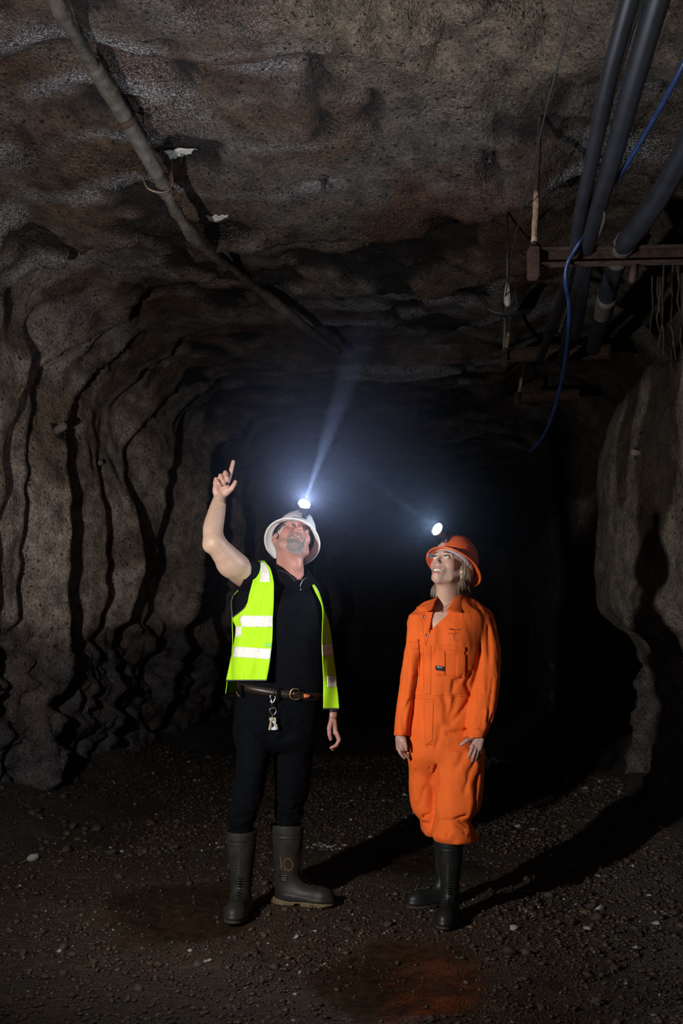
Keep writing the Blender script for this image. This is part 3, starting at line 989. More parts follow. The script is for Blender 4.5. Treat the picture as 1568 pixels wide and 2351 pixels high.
def mesh_field(F, ax, ay, az, B=12):
    """surface nets on a rectilinear grid, evaluated only in blocks the surface can cross"""
    nx, ny, nz = len(ax), len(ay), len(az)
    G = np.full((nx, ny, nz), 1.0, dtype=np.float32)
    bx, by, bz = range(0, nx, B), range(0, ny, B), range(0, nz, B)
    cen, half, idx = [], [], []
    for i in bx:
        x0, x1 = ax[i], ax[min(i + B, nx) - 1]
        for j in by:
            y0, y1 = ay[j], ay[min(j + B, ny) - 1]
            for k in bz:
                z0, z1 = az[k], az[min(k + B, nz) - 1]
                cen.append(((x0 + x1) / 2, (y0 + y1) / 2, (z0 + z1) / 2))
                half.append(0.5 * math.sqrt((x1 - x0) ** 2 + (y1 - y0) ** 2 + (z1 - z0) ** 2))
                idx.append((i, j, k))
    cen = np.array(cen, dtype=np.float32); half = np.array(half, dtype=np.float32)
    D = np.stack([f(cen) if m != 'd' else np.zeros(len(cen), np.float32) for m, f, k in F.ops], 1)
    tot = F.ev(cen, None, D)
    uni = np.array([m == 'u' for m, f, k in F.ops])
    kk = np.array([k for m, f, k in F.ops])
    dmin = np.where(uni[None, :], D, 9.0).min(1)
    act = np.abs(tot) < half * 1.45 + 0.01
    for q in range(len(idx)):
        i, j, k = idx[q]
        sl = (slice(i, min(i + B, nx)), slice(j, min(j + B, ny)), slice(k, min(k + B, nz)))
        if not act[q]:
            if tot[q] < 0:
                G[sl] = -1.0
            continue
        h = half[q]
        skip = np.zeros(len(F.ops), dtype=bool)
        for n, (m, f, kq) in enumerate(F.ops):
            if m == 'u' and D[q, n] > max(dmin[q], -h) + 2.4 * h + kq + 0.008:
                skip[n] = True
            elif m == 's' and D[q, n] > 1.7 * h + kq + 0.02:
                skip[n] = True
        X, Y, Z = np.meshgrid(ax[sl[0]], ay[sl[1]], az[sl[2]], indexing='ij')
        G[sl] = F.ev(np.stack([X.ravel(), Y.ravel(), Z.ravel()], 1), skip).reshape(X.shape)
    G[0], G[-1] = np.maximum(G[0], 1e-3), np.maximum(G[-1], 1e-3)
    G[:, 0], G[:, -1] = np.maximum(G[:, 0], 1e-3), np.maximum(G[:, -1], 1e-3)
    G[:, :, 0], G[:, :, -1] = np.maximum(G[:, :, 0], 1e-3), np.maximum(G[:, :, -1], 1e-3)
    S = G < 0
    cnt = np.zeros((nx - 1, ny - 1, nz - 1), dtype=np.int8)
    for a in (0, 1):
        for b in (0, 1):
            for c in (0, 1):
                cnt += S[a:nx - 1 + a, b:ny - 1 + b, c:nz - 1 + c]
    ci, cj, ck = np.nonzero((cnt > 0) & (cnt < 8))
    vid = np.full(cnt.shape, -1, dtype=np.int64)
    vid[ci, cj, ck] = np.arange(len(ci))
    acc = np.zeros((len(ci), 3)); num = np.zeros(len(ci))
    cor = [(a, b, c) for a in (0, 1) for b in (0, 1) for c in (0, 1)]
    for p0 in cor:
        for axn in range(3):
            if p0[axn] == 1:
                continue
            p1 = list(p0); p1[axn] = 1
            g0 = G[ci + p0[0], cj + p0[1], ck + p0[2]]; g1 = G[ci + p1[0], cj + p1[1], ck + p1[2]]
            cr = (g0 < 0) != (g1 < 0)
            t = np.where(cr, g0 / np.where(cr, g0 - g1, 1), 0)
            q = [np.full(len(ci), p0[0], float), np.full(len(ci), p0[1], float), np.full(len(ci), p0[2], float)]
            q[axn] = q[axn] + t
            for d in range(3):
                acc[:, d] += np.where(cr, q[d], 0)
            num += cr
    acc /= num[:, None]
    V = np.stack([ax[ci] + acc[:, 0] * (ax[ci + 1] - ax[ci]), ay[cj] + acc[:, 1] * (ay[cj + 1] - ay[cj]), az[ck] + acc[:, 2] * (az[ck + 1] - az[ck])], 1)
    Fs = []
    a, b, c = np.nonzero(S[:-1, 1:-1, 1:-1] != S[1:, 1:-1, 1:-1]); b += 1; c += 1
    q = np.stack([vid[a, b - 1, c - 1], vid[a, b, c - 1], vid[a, b, c], vid[a, b - 1, c]], 1)
    fl = S[a, b, c]; q[~fl] = q[~fl][:, ::-1]; Fs.append(q)
    a, b, c = np.nonzero(S[1:-1, :-1, 1:-1] != S[1:-1, 1:, 1:-1]); a += 1; c += 1
    q = np.stack([vid[a - 1, b, c - 1], vid[a - 1, b, c], vid[a, b, c], vid[a, b, c - 1]], 1)
    fl = S[a, b, c]; q[~fl] = q[~fl][:, ::-1]; Fs.append(q)
    a, b, c = np.nonzero(S[1:-1, 1:-1, :-1] != S[1:-1, 1:-1, 1:]); a += 1; b += 1
    q = np.stack([vid[a - 1, b - 1, c], vid[a, b - 1, c], vid[a, b, c], vid[a - 1, b, c]], 1)
    fl = S[a, b, c]; q[~fl] = q[~fl][:, ::-1]; Fs.append(q)
    return V, np.vstack(Fs)

def field_obj(name, F, lo, hi, step, mat, parent=None, fine=((), (), ())):
    V, Q = mesh_field(F, axis_steps(lo[0], hi[0], step, fine[0]), axis_steps(lo[1], hi[1], step, fine[1]), axis_steps(lo[2], hi[2], step, fine[2]))
    return mesh_obj(name, V, Q, mat, parent)

def rot_yaw_pitch_roll(yaw, pitch_back, roll):
    """local frame of a head that faces -y: yaw turns the face towards +x, pitch_back lifts the chin, roll tips the crown towards +x"""
    y, p, r = map(math.radians, (yaw, pitch_back, roll))
    M = Matrix.Rotation(r, 3, 'Y') @ Matrix.Rotation(y, 3, 'Z') @ Matrix.Rotation(-p, 3, 'X')
    return np.array(M, dtype=np.float32)

from mathutils.bvhtree import BVHTree
def bvh_of(o):
    me = o.data
    V = np.empty(len(me.vertices) * 3, dtype=np.float32); me.vertices.foreach_get('co', V)
    M = np.array(o.matrix_world)
    V = V.reshape(-1, 3) @ M[:3, :3].T + M[:3, 3]
    F = [tuple(p.vertices) for p in me.polygons]
    return BVHTree.FromPolygons(V.tolist(), F)

def onto(bvh, px, py, off=0.0, default=4.6):
    """the point of a garment that stands at photo pixel (px, py), lifted off its surface"""
    d = Vector(((px - CX0) / FPX, 1.0, (HOR - py) / FPX)).normalized()
    h, n, i, t = bvh.ray_cast(Vector((0, 0, CAM_H)), d)
    if h is None:
        return np.array(PX(px, py, default))
    if n.dot(d) > 0:
        n = -n
    return np.array(h + n * off)

def patch_on(name, bvh, quad, nu, nv, off, thick, mat, parent, default=4.6):
    """sheet sewn on a garment; quad = corner pixels (tl, tr, br, bl)"""
    tl, tr, br, bl = [np.array(q, float) for q in quad]
    g = []
    for i in range(nv):
        v = i / (nv - 1)
        row = []
        for j in range(nu):
            u = j / (nu - 1)
            q = (tl * (1 - u) + tr * u) * (1 - v) + (bl * (1 - u) + br * u) * v
            row.append(onto(bvh, q[0], q[1], off, default))
        g.append(row)
    return sheet(name, g, thick, mat, parent)

def seam_on(name, bvh, pix, n, rad, mat, parent, off=0.0, flat=1.0, default=4.6):
    P = spline([(a, b, 0) for a, b in pix], n)
    return MB().tube([onto(bvh, q[0], q[1], off, default) for q in P], rad, seg=5, flat=flat).build(name, mat, parent)
# ------------------------------------------------------------------ shared makings of the two people
M_SKIN = mat_plain('skin', (.6, .4, .33), rough=.48, var=.07, scale=60, bump=.25, bscale=420, bdist=.0012, attr='Col', sss=.0)
M_TEETH = mat_plain('teeth', (.78, .74, .66), rough=.25, var=.04)

def mat_eye(name, iris):
    m, nt, N, L, b = mat_new(name)
    tc = N.new('ShaderNodeTexCoord')
    vm = N.new('ShaderNodeVectorMath'); vm.operation = 'DISTANCE'
    vm.inputs[1].default_value = (0, -1, 0)
    L.new(tc.outputs['Object'], vm.inputs[0])
    cr = N.new('ShaderNodeValToRGB')
    e = cr.color_ramp.elements
    e[0].position, e[0].color = 0.0, (.01, .01, .012, 1)
    e[1].position, e[1].color = 1.0, (.75, .72, .70, 1)
    for pos, c in ((.19, (.01, .01, .012, 1)), (.22, (*iris, 1)), (.44, (*[q * .55 for q in iris], 1)), (.48, (.03, .04, .05, 1)), (.52, (.75, .72, .70, 1))):
        q = e.new(pos); q.color = c
    L.new(vm.outputs['Value'], cr.inputs[0])
    L.new(cr.outputs[0], b.inputs['Base Color'])
    b.inputs['Roughness'].default_value = .12
    return m

def mouth_lines(P):
    w, lift, op = P.get('mouth', 1.0), P.get('smile', .004), P.get('open', 1.0)
    zc = -.0735
    zu, zl = zc + .0072 * op, zc - .0085 * op
    c = .029 * w
    return dict(z=zc, up=[(-c, -.0765, zc + .006 + lift), (-.012, -.0955, zu + .001), (0, -.0985, zu - .0002), (.012, -.0955, zu + .001), (c, -.0765, zc + .006 + lift)],
                lo=[(-c + .001, -.0765, zc + .004 + lift), (-.013, -.0940, zl), (.013, -.0940, zl), (c - .001, -.0765, zc + .004 + lift)],
                gap=[(-c + .003, -.0855, zc + .0055 + lift * .9), (-.017, -.0950, zc + .0012 + lift * .35), (0, -.0995, zc - .0008), (.017, -.0950, zc + .0012 + lift * .35), (c - .003, -.0855, zc + .0055 + lift * .9)])


def head_ops(F, R, t, s, P):
    """the skull, face and ears, in a frame that faces -y with the eyes at z = 0"""
    add = lambda f, k: F.u(in_frame(f, R, t, s), k * s)
    cut = lambda f, k: F.s(in_frame(f, R, t, s), k * s)
    jw, fem = P.get('jaw', 1.0), P.get('fem', 0.0)
    add(sd_ell((0, .022, .040), (.075, .094, .078)), 0)
    add(sd_ell((0, -.026, -.030), (.058 * jw, .062, .078)), .03)
    add(sd_ell((0, -.042, .045), (.058, .043, .046)), .03)
    for q in (-1, 1):
        add(sd_ell((q * .041, -.050, -.030), (.025, .027, .029)), .022)
        add(sd_chain([(q * .060 * jw, .014, -.045), (q * .047 * jw, -.033, -.086), (0, -.066, -.103)], [.016, .016, .017]), .028)
        cut(sd_ell((q * .0315, -.096, -.000), (.020, .017, .0125)), .013)
    add(sd_ell((0, -.076, -.100), (.021 - .003 * fem, .017, .016)), .02)
    br = .0085 - .003 * fem
    add(sd_chain([(-.047, -.066, .016), (-.020, -.085, .0195), (.020, -.085, .0195), (.047, -.066, .016)], [br * .8, br, br, br * .8]), .014)
    nz = P.get('nose', 1.0)
    add(sd_chain([(0, -.084, .014), (0, -.097 + .002 * fem, -.012), (0, -.111 + .005 * fem, -.034)], [.0072 * nz, .0082 * nz, .0100 * nz]), .012)
    for q in (-1, 1):
        add(sd_ell((q * .0125 * nz, -.097, -.037), (.0082 * nz, .0115, .0080 * nz)), .007)
    add(sd_ell((0, -.078, -.066), (.034, .022, .028)), .016)
    for q in (-1, 1):
        cut(sd_ell((q * .0068 * nz, -.105, -.0445), (.0036, .0055, .0035)), .003)
        cut(sd_cone((q * .019, -.1, -.040), (q * .040, -.086, -.070), .0022, .0022), .012)
        add(sd_ell((q * .0315, -.0755, -.002), (.0150, .0150, .0150)), .005)
    lp = 1 + .12 * fem
    cut_eye = lambda q: cut(sd_ell((q * .0315, -.0900, -.0018), (.0138, .0210, P.get('lid', .0050 + .0012 * fem))), .0015)
    M = mouth_lines(P)
    add(sd_chain(M['up'], [.0016, .0046 * lp, .0044 * lp, .0046 * lp, .0016], smooth=False), .005)
    add(sd_chain(M['lo'], [.0016, .0052 * lp, .0052 * lp, .0016], smooth=False), .005)
    for q in (-1, 1):
        cut_eye(q)
    op = P.get('open', 1.0)
    cut(sd_chain(M['gap'], [.0012, .0034 * op, .0044 * op, .0034 * op, .0012], smooth=False), .0015)
    cut(sd_ell((0, -.086, M['z']), (.024, .018, .0060 * op)), .001)
    for q in (-1, 1):
        Re = np.array(Matrix.Rotation(math.radians(-q * 24), 3, 'Z') @ Matrix.Rotation(math.radians(8), 3, 'X'))
        add(sd_ell((q * .080, .016, -.014), (.0065, .0185, .0310), Re), .006)
        add(sd_ell((q * .077, .006, -.040), (.006, .009, .010)), .006)
        cut(sd_ell((q * .0865, .012, -.012), (.0048, .0105, .0190), Re), .004)

def head_color(V, R, t, s, base, P):
    q = ((V - np.array(t)) @ R) / s
    C = np.broadcast_to(np.array(base, dtype=np.float32), V.shape).copy()
    def mixin(w, c):
        nonlocal C
        w = np.clip(w, 0, 1)[:, None]
        C = C * (1 - w) + np.array(c) * w
    near = np.linalg.norm(q, axis=1) < .17
    r = lambda c, rad: sstep(rad, rad * .45, np.sqrt((((q - np.array(c)) / np.array([1, 1, 1])) ** 2).sum(1)))
    fl = P['flush']
    for sg in (-1, 1):
        mixin(r((sg * .042, -.075, -.035), .036) * .55, fl)
        mixin(r((sg * .082, .012, -.014), .036) * .5, fl)
    mixin(r((0, -.112, -.034), .022) * .6, fl)
    M = mouth_lines(P)
    up = sd_chain(M['up'], [.0005, .0042, .0042, .0042, .0005])(q.astype(np.float32))
    lo = sd_chain(M['lo'], [.0005, .0058, .0058, .0005])(q.astype(np.float32))
    mixin(sstep(.0022, .0, np.minimum(up, lo)) * near * (q[:, 1] < -.07), P['lip'])
    inside = (np.abs(q[:, 0]) < .022) & (q[:, 1] > -.0900) & (q[:, 1] < -.065) & (np.abs(q[:, 2] + .0735) < .0080 * P.get('open', 1.0))
    mixin(inside * 1.0, (.10, .025, .022))
    if 'stubble' in P:
        w = sstep(-.045, -.075, q[:, 2] - .25 * np.clip(q[:, 1] + .02, 0, .1)) * near * sstep(.05, .0, q[:, 1])
        mixin(w * .35, P['stubble'])
    return C, q, near

def eyes_teeth(person, R, t, s, iris_mat, look, P):
    Rm = Matrix([list(map(float, r)) for r in R])
    for sg in (-1, 1):
        bm = bmesh.new()
        bmesh.ops.create_uvsphere(bm, u_segments=28, v_segments=20, radius=1.0)
        o = bm_obj('eye', bm, iris_mat, person)
        loc = Rm @ Vector((sg * .0315, -.0752, -.002)) * s + Vector(t)
        Lk = Rm @ Matrix.Rotation(math.radians(look[0]), 3, 'Z') @ Matrix.Rotation(math.radians(-look[1]), 3, 'X')
        o.matrix_world = Matrix.Translation(loc) @ Lk.to_4x4() @ Matrix.Scale(.0132 * s, 4)
    # upper and lower rows of teeth, each tooth rounded
    op = P.get('open', 1.0)
    for z0, z1, n, nm in ((-.0735 + .0075 * op, -.0735 - .0022 * op, 10, 'upper_teeth'), (-.0735 - .0048 * op, -.0735 - .0085 * op, 8, 'lower_teeth')):
        mb = MB()
        for k in range(n):
            a = (k - (n - 1) / 2) * .0048
            y = -.0912 + 15.0 * a * a
            zc = (z0 + z1) / 2 + 11.0 * a * a
            c = Rm @ Vector((a, y, zc)) * s + Vector(t)
            mb.box(c, (.0045 * s, .004 * s, abs(z0 - z1) * s), Rm @ Matrix.Rotation(a * 30, 3, 'Z'), bev=.0010 * s)
        mb.build(nm, M_TEETH, person)

def hair_mesh(name, roots, dirs, lengths, rad, mat, parent, bend=None, segs=3, sides=3):
    """many tapering hairs joined into one part"""
    n = len(roots)
    V, F = [], []
    rng = np.random.RandomState(5)
    t = np.linspace(0, 1, segs + 1)
    roots = np.asarray(roots, float); D = np.asarray(dirs, float)
    D = D / (np.linalg.norm(D, axis=1)[:, None] + 1e-9)
    ref = np.where(np.abs(D[:, 2:3]) > .8, np.array([[1., 0, 0]]), np.array([[0, 0, 1.]]))
    N1 = np.cross(D, ref); N1 /= np.linalg.norm(N1, axis=1)[:, None] + 1e-9
    N2 = np.cross(D, N1)
    B = np.zeros((n, 3)) if bend is None else np.broadcast_to(np.asarray(bend, float), (n, 3))
    L = np.asarray(lengths, float)[:, None]
    allv = []
    for k in range(segs + 1):
        c = roots + D * L * t[k] + B * L * t[k] ** 2
        r = rad * (1 - .8 * t[k])
        for q in range(sides):
            a = 2 * math.pi * q / sides
            allv.append(c + r * (math.cos(a) * N1 + math.sin(a) * N2))
    A = np.stack(allv, 1)                      # n, (segs+1)*sides, 3
    per = (segs + 1) * sides
    base = np.arange(n)[:, None] * per
    for k in range(segs):
        for q in range(sides):
            w = (q + 1) % sides
            F.append(np.hstack([base + k * sides + q, base + k * sides + w, base + (k + 1) * sides + w, base + (k + 1) * sides + q]))
    return mesh_obj(name, A.reshape(-1, 3), np.vstack(F), mat, parent)

def vert_normals(o):
    me = o.data
    n = np.empty(len(me.vertices) * 3, dtype=np.float32)
    me.vertex_normals.foreach_get('vector', n)
    return n.reshape(-1, 3)

# ---- hard hats -----------------------------------------------------
def hat_shell(R, t, s, name, mat, brim_front=.150, brim_back=.170, brim_side=.142, dome=(.104, .126, .150), ridge=True):
    """full-brim miner's hat in a local frame facing -y; returns the shell mesh object (dome, brim and ribs in one skin)"""
    seg = 96
    prof = []
    # outer: crown to brim edge, then back underneath
    n = 22
    V = []
    rings = []
    def ring(rx, ry0, ry1, z, zf=0.0):
        out = []
        for k in range(seg):
            a = 2 * math.pi * k / seg
            c, sn = math.cos(a), math.sin(a)
            ry = ry0 if sn < 0 else ry1
            rib = 0.0
            out.append((rx * c, ry * sn, z + zf * (1 if sn < 0 else .6) * sn * sn, c, sn))
        return out
    for i in range(1, n):
        ph = math.pi / 2 * (1 - i / (n - 1))       # crown -> band
        r, z = math.cos(ph) ** .88, math.sin(ph)
        rg = ring(dome[0] * r, dome[1] * r * .97, dome[1] * r * 1.03, dome[2] * z)
        # three raised ribs front to back
        new = []
        for x, y, zz, c, sn in rg:
            h = 0
            if ridge:
                for x0, w in ((0, .012), (-.036, .007), (.036, .007)):
                    h = max(h, math.exp(-((x - x0) / w) ** 2))
                h *= .0055 * min(1, max(0, (z - .30) / .3))
            new.append((x, y, zz + h))
        rings.append(new)
    def flat(rx, rf, rb, z, zf=0.0):
        return [(x, y, zz) for x, y, zz, c, sn in ring(rx, rf, rb, z, zf)]
    d0, d1 = dome[0], dome[1]
    rings.append(flat(d0 + .004, d1 + .002, d1 + .008, -.006))
    for i in range(1, 7):
        u = i / 6
        rings.append(flat(d0 + .004 + (brim_side - d0 - .004) * u, d1 + .002 + (brim_front - d1) * u, d1 + .008 + (brim_back - d1 - .006) * u, -.006 - .018 * u ** 1.4, .004 * u))
    e = .004
    rings.append(flat(brim_side + e * .5, brim_front + e * .5, brim_back + e * .5, -.0275, .004))
    rings.append(flat(brim_side - e, brim_front - e, brim_back - e, -.0295, .004))
    for i in range(5, -1, -1):
        u = i / 6
        rings.append(flat(d0 + .001 + (brim_side - d0 - .004) * u, d1 - .001 + (brim_front - d1) * u, d1 + .005 + (brim_back - d1 - .006) * u, -.0105 - .018 * u ** 1.4, .004 * u))
    for i in range(n - 1, 0, -1):
        ph = math.pi / 2 * (1 - i / (n - 1))
        r, z = math.cos(ph) ** .88, math.sin(ph)
        rings.append(flat((dome[0] - .004) * r, (dome[1] - .004) * r * .97, (dome[1] - .004) * r * 1.03, (dome[2] - .004) * z))
    V = [v for rg in rings for v in rg]
    top = len(V); V.append((0, 0, dome[2] + .005)); V.append((0, 0, dome[2] - .004))
    F = []
    m = len(rings)
    for i in range(m - 1):
        for k in range(seg):
            l = (k + 1) % seg
            F.append((i * seg + k, (i + 1) * seg + k, (i + 1) * seg + l, i * seg + l))
    for k in range(seg):
        l = (k + 1) % seg
        F.append((top, k, l)); F.append((top + 1, (m - 1) * seg + l, (m - 1) * seg + k))
    W = np.array(V) * s @ np.array(R).T + np.array(t)
    return mesh_obj(name, W, F, mat)

def local_pt(R, t, s):
    R = np.array(R); t = np.array(t)
    return lambda *q: tuple(R @ (np.array(q) * s) + t)
# ------------------------------------------------------------------ the man pointing at the roof
def W(px, py, y):
    return np.array(PX(px, py, y), dtype=np.float64)

def loft_rows(rows):
    """rows of (py, xl, xr, y, ry) in photo pixels at depth y"""
    out = []
    for py, xl, xr, y, ry in rows:
        a, b = PX(xl, py, y), PX(xr, py, y)
        out.append((a[2], (a[0] + b[0]) / 2, y, (b[0] - a[0]) / 2, ry))
    return out

MR = rot_yaw_pitch_roll(12, 42, 19)
MS = 1.05
MT = W(685.5, 1213.8, 4.65) - MR @ np.array([0, -.0755, -.002]) * MS
MP = dict(jaw=1.04, lid=.0040, fem=0.0, nose=1.12, open=1.4, mouth=1.12, smile=.006, flush=(.50, .20, .17), lip=(.36, .15, .14), stubble=(.30, .20, .18))

def finger(F, pts, r0, r1, k=.004):
    n = len(pts)
    F.u(sd_chain(pts, list(np.linspace(r0, r1, n))), k)

def man_body():
    F = Field()
    head_ops(F, MR, MT, MS, MP)
    nb = W(668, 1330, 4.76)
    skull = MT + MR @ np.array([0, .035, -.055]) * MS
    F.u(sd_cone(skull, nb, .060, .068), .03)
    F.u(sd_cone(MT + MR @ np.array([0, -.02, -.080]) * MS, W(680, 1338, 4.68), .040, .042), .035)
    # adam's apple and the two neck cords
    F.u(sd_ell(W(684, 1297, 4.630), (.012, .012, .018)), .025)
    F.u(sd_cone(W(650, 1275, 4.68), W(682, 1334, 4.645), .010, .008), .015)
    # trunk and hips under the clothes
    F.u(sd_loft(loft_rows([(1330, 610, 715, 4.76, .07), (1352, 575, 728, 4.76, .085), (1400, 565, 728, 4.76, .10), (1480, 562, 730, 4.75, .10), (1560, 565, 726, 4.75, .10), (1640, 556, 722, 4.74, .10), (1690, 560, 718, 4.74, .09)])), .03)
    for pts, r in (([(585, 1680, 4.70), (572, 1800, 4.66), (556, 1900, 4.64), (552, 2060, 4.65)], [.060, .048, .042, .036]),
                   ([(690, 1680, 4.76), (680, 1800, 4.77), (664, 1900, 4.80), (662, 2050, 4.81)], [.060, .048, .042, .036])):
        F.u(sd_chain([W(*p) for p in pts], r), .03)
    # raised arm
    sh, el, wr = W(583, 1332, 4.72), W(492, 1245, 4.50), W(505, 1143, 4.56)
    F.u(sd_chain([sh, W(536, 1296, 4.59), el], [.066, .064, .046]), .02)
    F.u(sd_ell(W(530, 1298, 4.575), (.060, .055, .052)), .025)
    F.u(sd_chain([el, W(489, 1216, 4.515), W(497, 1178, 4.54), wr], [.044, .046, .040, .029]), .02)
    F.u(sd_ell(W(478, 1254, 4.50), (.017, .02, .02)), .03)
    # pointing hand, palm to the camera
    Y = 4.56
    F.u(sd_box(W(506, 1118, Y), (.031, .0135, .036), .0135, np.array(Matrix.Rotation(math.radians(8), 3, 'Y'))), .016)
    F.u(sd_ell(W(521, 1124, Y - .012), (.018, .017, .026)), .014)
    F.u(sd_ell(W(496, 1124, Y - .008), (.014, .015, .026)), .012)
    f = lambda pts, a, b: finger(F, [W(*p) for p in pts], a, b)
    f([(522, 1106, Y), (527, 1092, Y - .005), (531, 1078, Y - .004), (535.5, 1060, Y)], .0125, .0088)
    f([(514, 1103, Y), (517.5, 1085, Y - .030), (520.5, 1097, Y - .044), (522, 1103, Y - .034)], .0118, .0090)
    f([(504, 1106, Y), (506.5, 1092, Y - .030), (512, 1105, Y - .043), (515, 1111, Y - .031)], .0116, .0088)
    f([(494, 1110, Y), (496, 1100, Y - .024), (502, 1110, Y - .036), (506, 1114, Y - .028)], .0106, .0082)
    f([(520, 1132, Y - .006), (532, 1121, Y - .022), (538, 1112, Y - .026), (540, 1106, Y - .024)], .0135, .0088)
    # lowered arm and its relaxed hand
    F.u(sd_chain([W(722, 1368, 4.80), W(742, 1500, 4.87), W(760, 1600, 4.84), W(762.5, 1641, 4.81)], [.060, .046, .038, .027]), .02)
    Y = 4.80
    F.u(sd_box(W(768, 1668, Y), (.0145, .030, .040), .0135, np.array(Matrix.Rotation(math.radians(-6), 3, 'Y'))), .014)
    f([(762, 1652, Y - .016), (756, 1672, Y - .036), (756.5, 1686, Y - .036), (759, 1697, Y - .032)], .0135, .0085)
    for dy, sh_ in ((-.026, 0), (-.008, 3), (.010, 4), (.026, 1)):
        f([(773, 1683 + sh_, Y + dy), (779, 1698 + sh_, Y + dy), (772, 1711 + sh_, Y + dy - .006), (760 + sh_, 1717 + sh_, Y + dy - .010)], .0108, .0074)
    lo, hi = (-.68, 4.38, .02), (.02, 5.0, 2.14)
    fine = ([(-.62, -.47, .0032), (-.30, -.14, .0024), (-.07, .005, .0034)], [(4.48, 4.80, .0028)], [(1.64, 1.90, .0024), (1.90, 2.12, .0032), (.75, .93, .0034)])
    o = field_obj('person', F, lo, hi, .010, M_SKIN, None, fine)
    V = np.empty(len(o.data.vertices) * 3, dtype=np.float32); o.data.vertices.foreach_get('co', V); V = V.reshape(-1, 3)
    C, q, near = head_color(V, MR, MT, MS, (.46, .225, .185), MP)
    # the raised arm has seen less sun than face and neck; hands are pinker
    arm = sstep(-.33, -.42, V[:, 0]) * sstep(1.50, 1.56, V[:, 2])
    C = C * (1 - arm[:, None]) + np.array([.46, .31, .235]) * arm[:, None]
    hand = arm * sstep(1.92, 1.96, V[:, 2])
    C = C * (1 - .7 * hand[:, None]) + np.array([.50, .27, .22]) * .7 * hand[:, None]
    neck = sstep(.02, -.02, q[:, 2] + .12) * (1 - arm) * (V[:, 2] > 1.45)
    C = C * (1 - .6 * neck[:, None]) + np.array([.46, .20, .155]) * .6 * neck[:, None]
    beard = ((np.abs(q[:, 0]) < .036) & (q[:, 2] < -.089) & (q[:, 2] > -.130) & (q[:, 1] < -.042)) | ((np.abs(q[:, 0]) < .036) & (q[:, 2] < -.05) & (q[:, 2] > -.06) & (q[:, 1] < -.075))
    C = np.where((beard & near)[:, None], C * .4 + np.array([.44, .38, .37]) * .6, C)
    set_color(o, C)
    tag(o, 'man in white hard hat and yellow safety vest pointing up at the roof', 'person')
    return o, V, q, near

MAN, _V, _q, _near = man_body()
eyes_teeth(MAN, MR, MT, MS, mat_eye('brown_eye', (.10, .07, .05)), (0, 6), MP)

def man_hair():
    M_GREY = mat_plain('grey_hair', (.62, .59, .58), rough=.55, var=.45, scale=300)
    N = vert_normals(MAN)
    rng = np.random.RandomState(3)
    q = _q
    # goatee and moustache
    chin = (np.abs(q[:, 0]) < .034) & (q[:, 2] < -.0905) & (q[:, 2] > -.128) & (q[:, 1] < -.045)
    tash = (np.abs(q[:, 0]) < .036) & (q[:, 2] < -.050) & (q[:, 2] > -.0595) & (q[:, 1] < -.075)
    side = (np.abs(q[:, 0]) > .030) & (np.abs(q[:, 0]) < .038) & (q[:, 2] < -.05) & (q[:, 2] > -.10) & (q[:, 1] < -.065)
    Rt = np.array(MR)
    def grow(mask, num, ln, down, name):
        idx = np.nonzero(mask)[0]
        idx = rng.choice(idx, num)
        loc = np.array([0, -.25, -1.0]) if down else np.array([0, .3, 1])
        D = N[idx] * .75 + (Rt @ loc)[None] * .7 + rng.randn(num, 3) * .28
        return hair_mesh(name, _V[idx] + rng.randn(num, 3) * .001, D, ln * rng.uniform(.6, 1.2, num), .00055, M_GREY, MAN, bend=(Rt @ np.array([0, 0, -.25])))
    grow(chin | (side & (q[:, 2] < -.075)), 4600, .0050, True, 'beard')
    grow(tash | side, 1300, .0040, True, 'moustache')
    brow = (np.abs(np.abs(q[:, 0]) - .033) < .017) & (np.abs(q[:, 2] - .0175) < .0045) & (q[:, 1] < -.06)
    for sg in (-1, 1):
        grow(brow & (q[:, 0] * sg > 0), 110, .0034, False, 'eyebrow')
    temple = (np.abs(q[:, 0]) > .058) & (q[:, 2] > -.012) & (q[:, 2] < .06) & (q[:, 1] > -.045) & (q[:, 1] < .09) & _near
    back = (q[:, 1] > .055) & (q[:, 2] > -.06) & (q[:, 2] < .05) & _near
    idx = rng.choice(np.nonzero(temple | back)[0], 2200)
    D = N[idx] * .35 + (Rt @ np.array([0, .6, -.6]))[None] + rng.randn(2200, 3) * .2
    hair_mesh('hair', _V[idx], D, .007 * rng.uniform(.6, 1.1, 2200), .0006, M_GREY, MAN)
man_hair()

M_BLACK = mat_plain('black_cotton', (.0034, .0040, .0060), rough=.95, spec=.08, var=.2, scale=30, bump=.35, bscale=500, bdist=.001, sheen=.0)
M_NAVY = mat_plain('navy_work_trousers', (.0022, .0029, .0045), rough=.95, spec=.08, var=.25, scale=25, bump=.4, bscale=500, bdist=.001)
M_CHROME = mat_plain('worn_steel', (.62, .56, .52), rough=.28, metal=1.0, var=.1)
M_BRASS = mat_plain('brass', (.60, .38, .16), rough=.32, metal=1.0, var=.2)

def wrinkle(scale, amp, seed, mask=None):
    sc = np.array(scale, dtype=np.float32)
    def f(p):
        n = vnoise(p * sc + seed)
        r = amp * (np.abs(n) * 2 - .6) + .35 * amp * vnoise(p * sc * 2.3 + seed)
        return r if mask is None else r * mask(p)
    return f

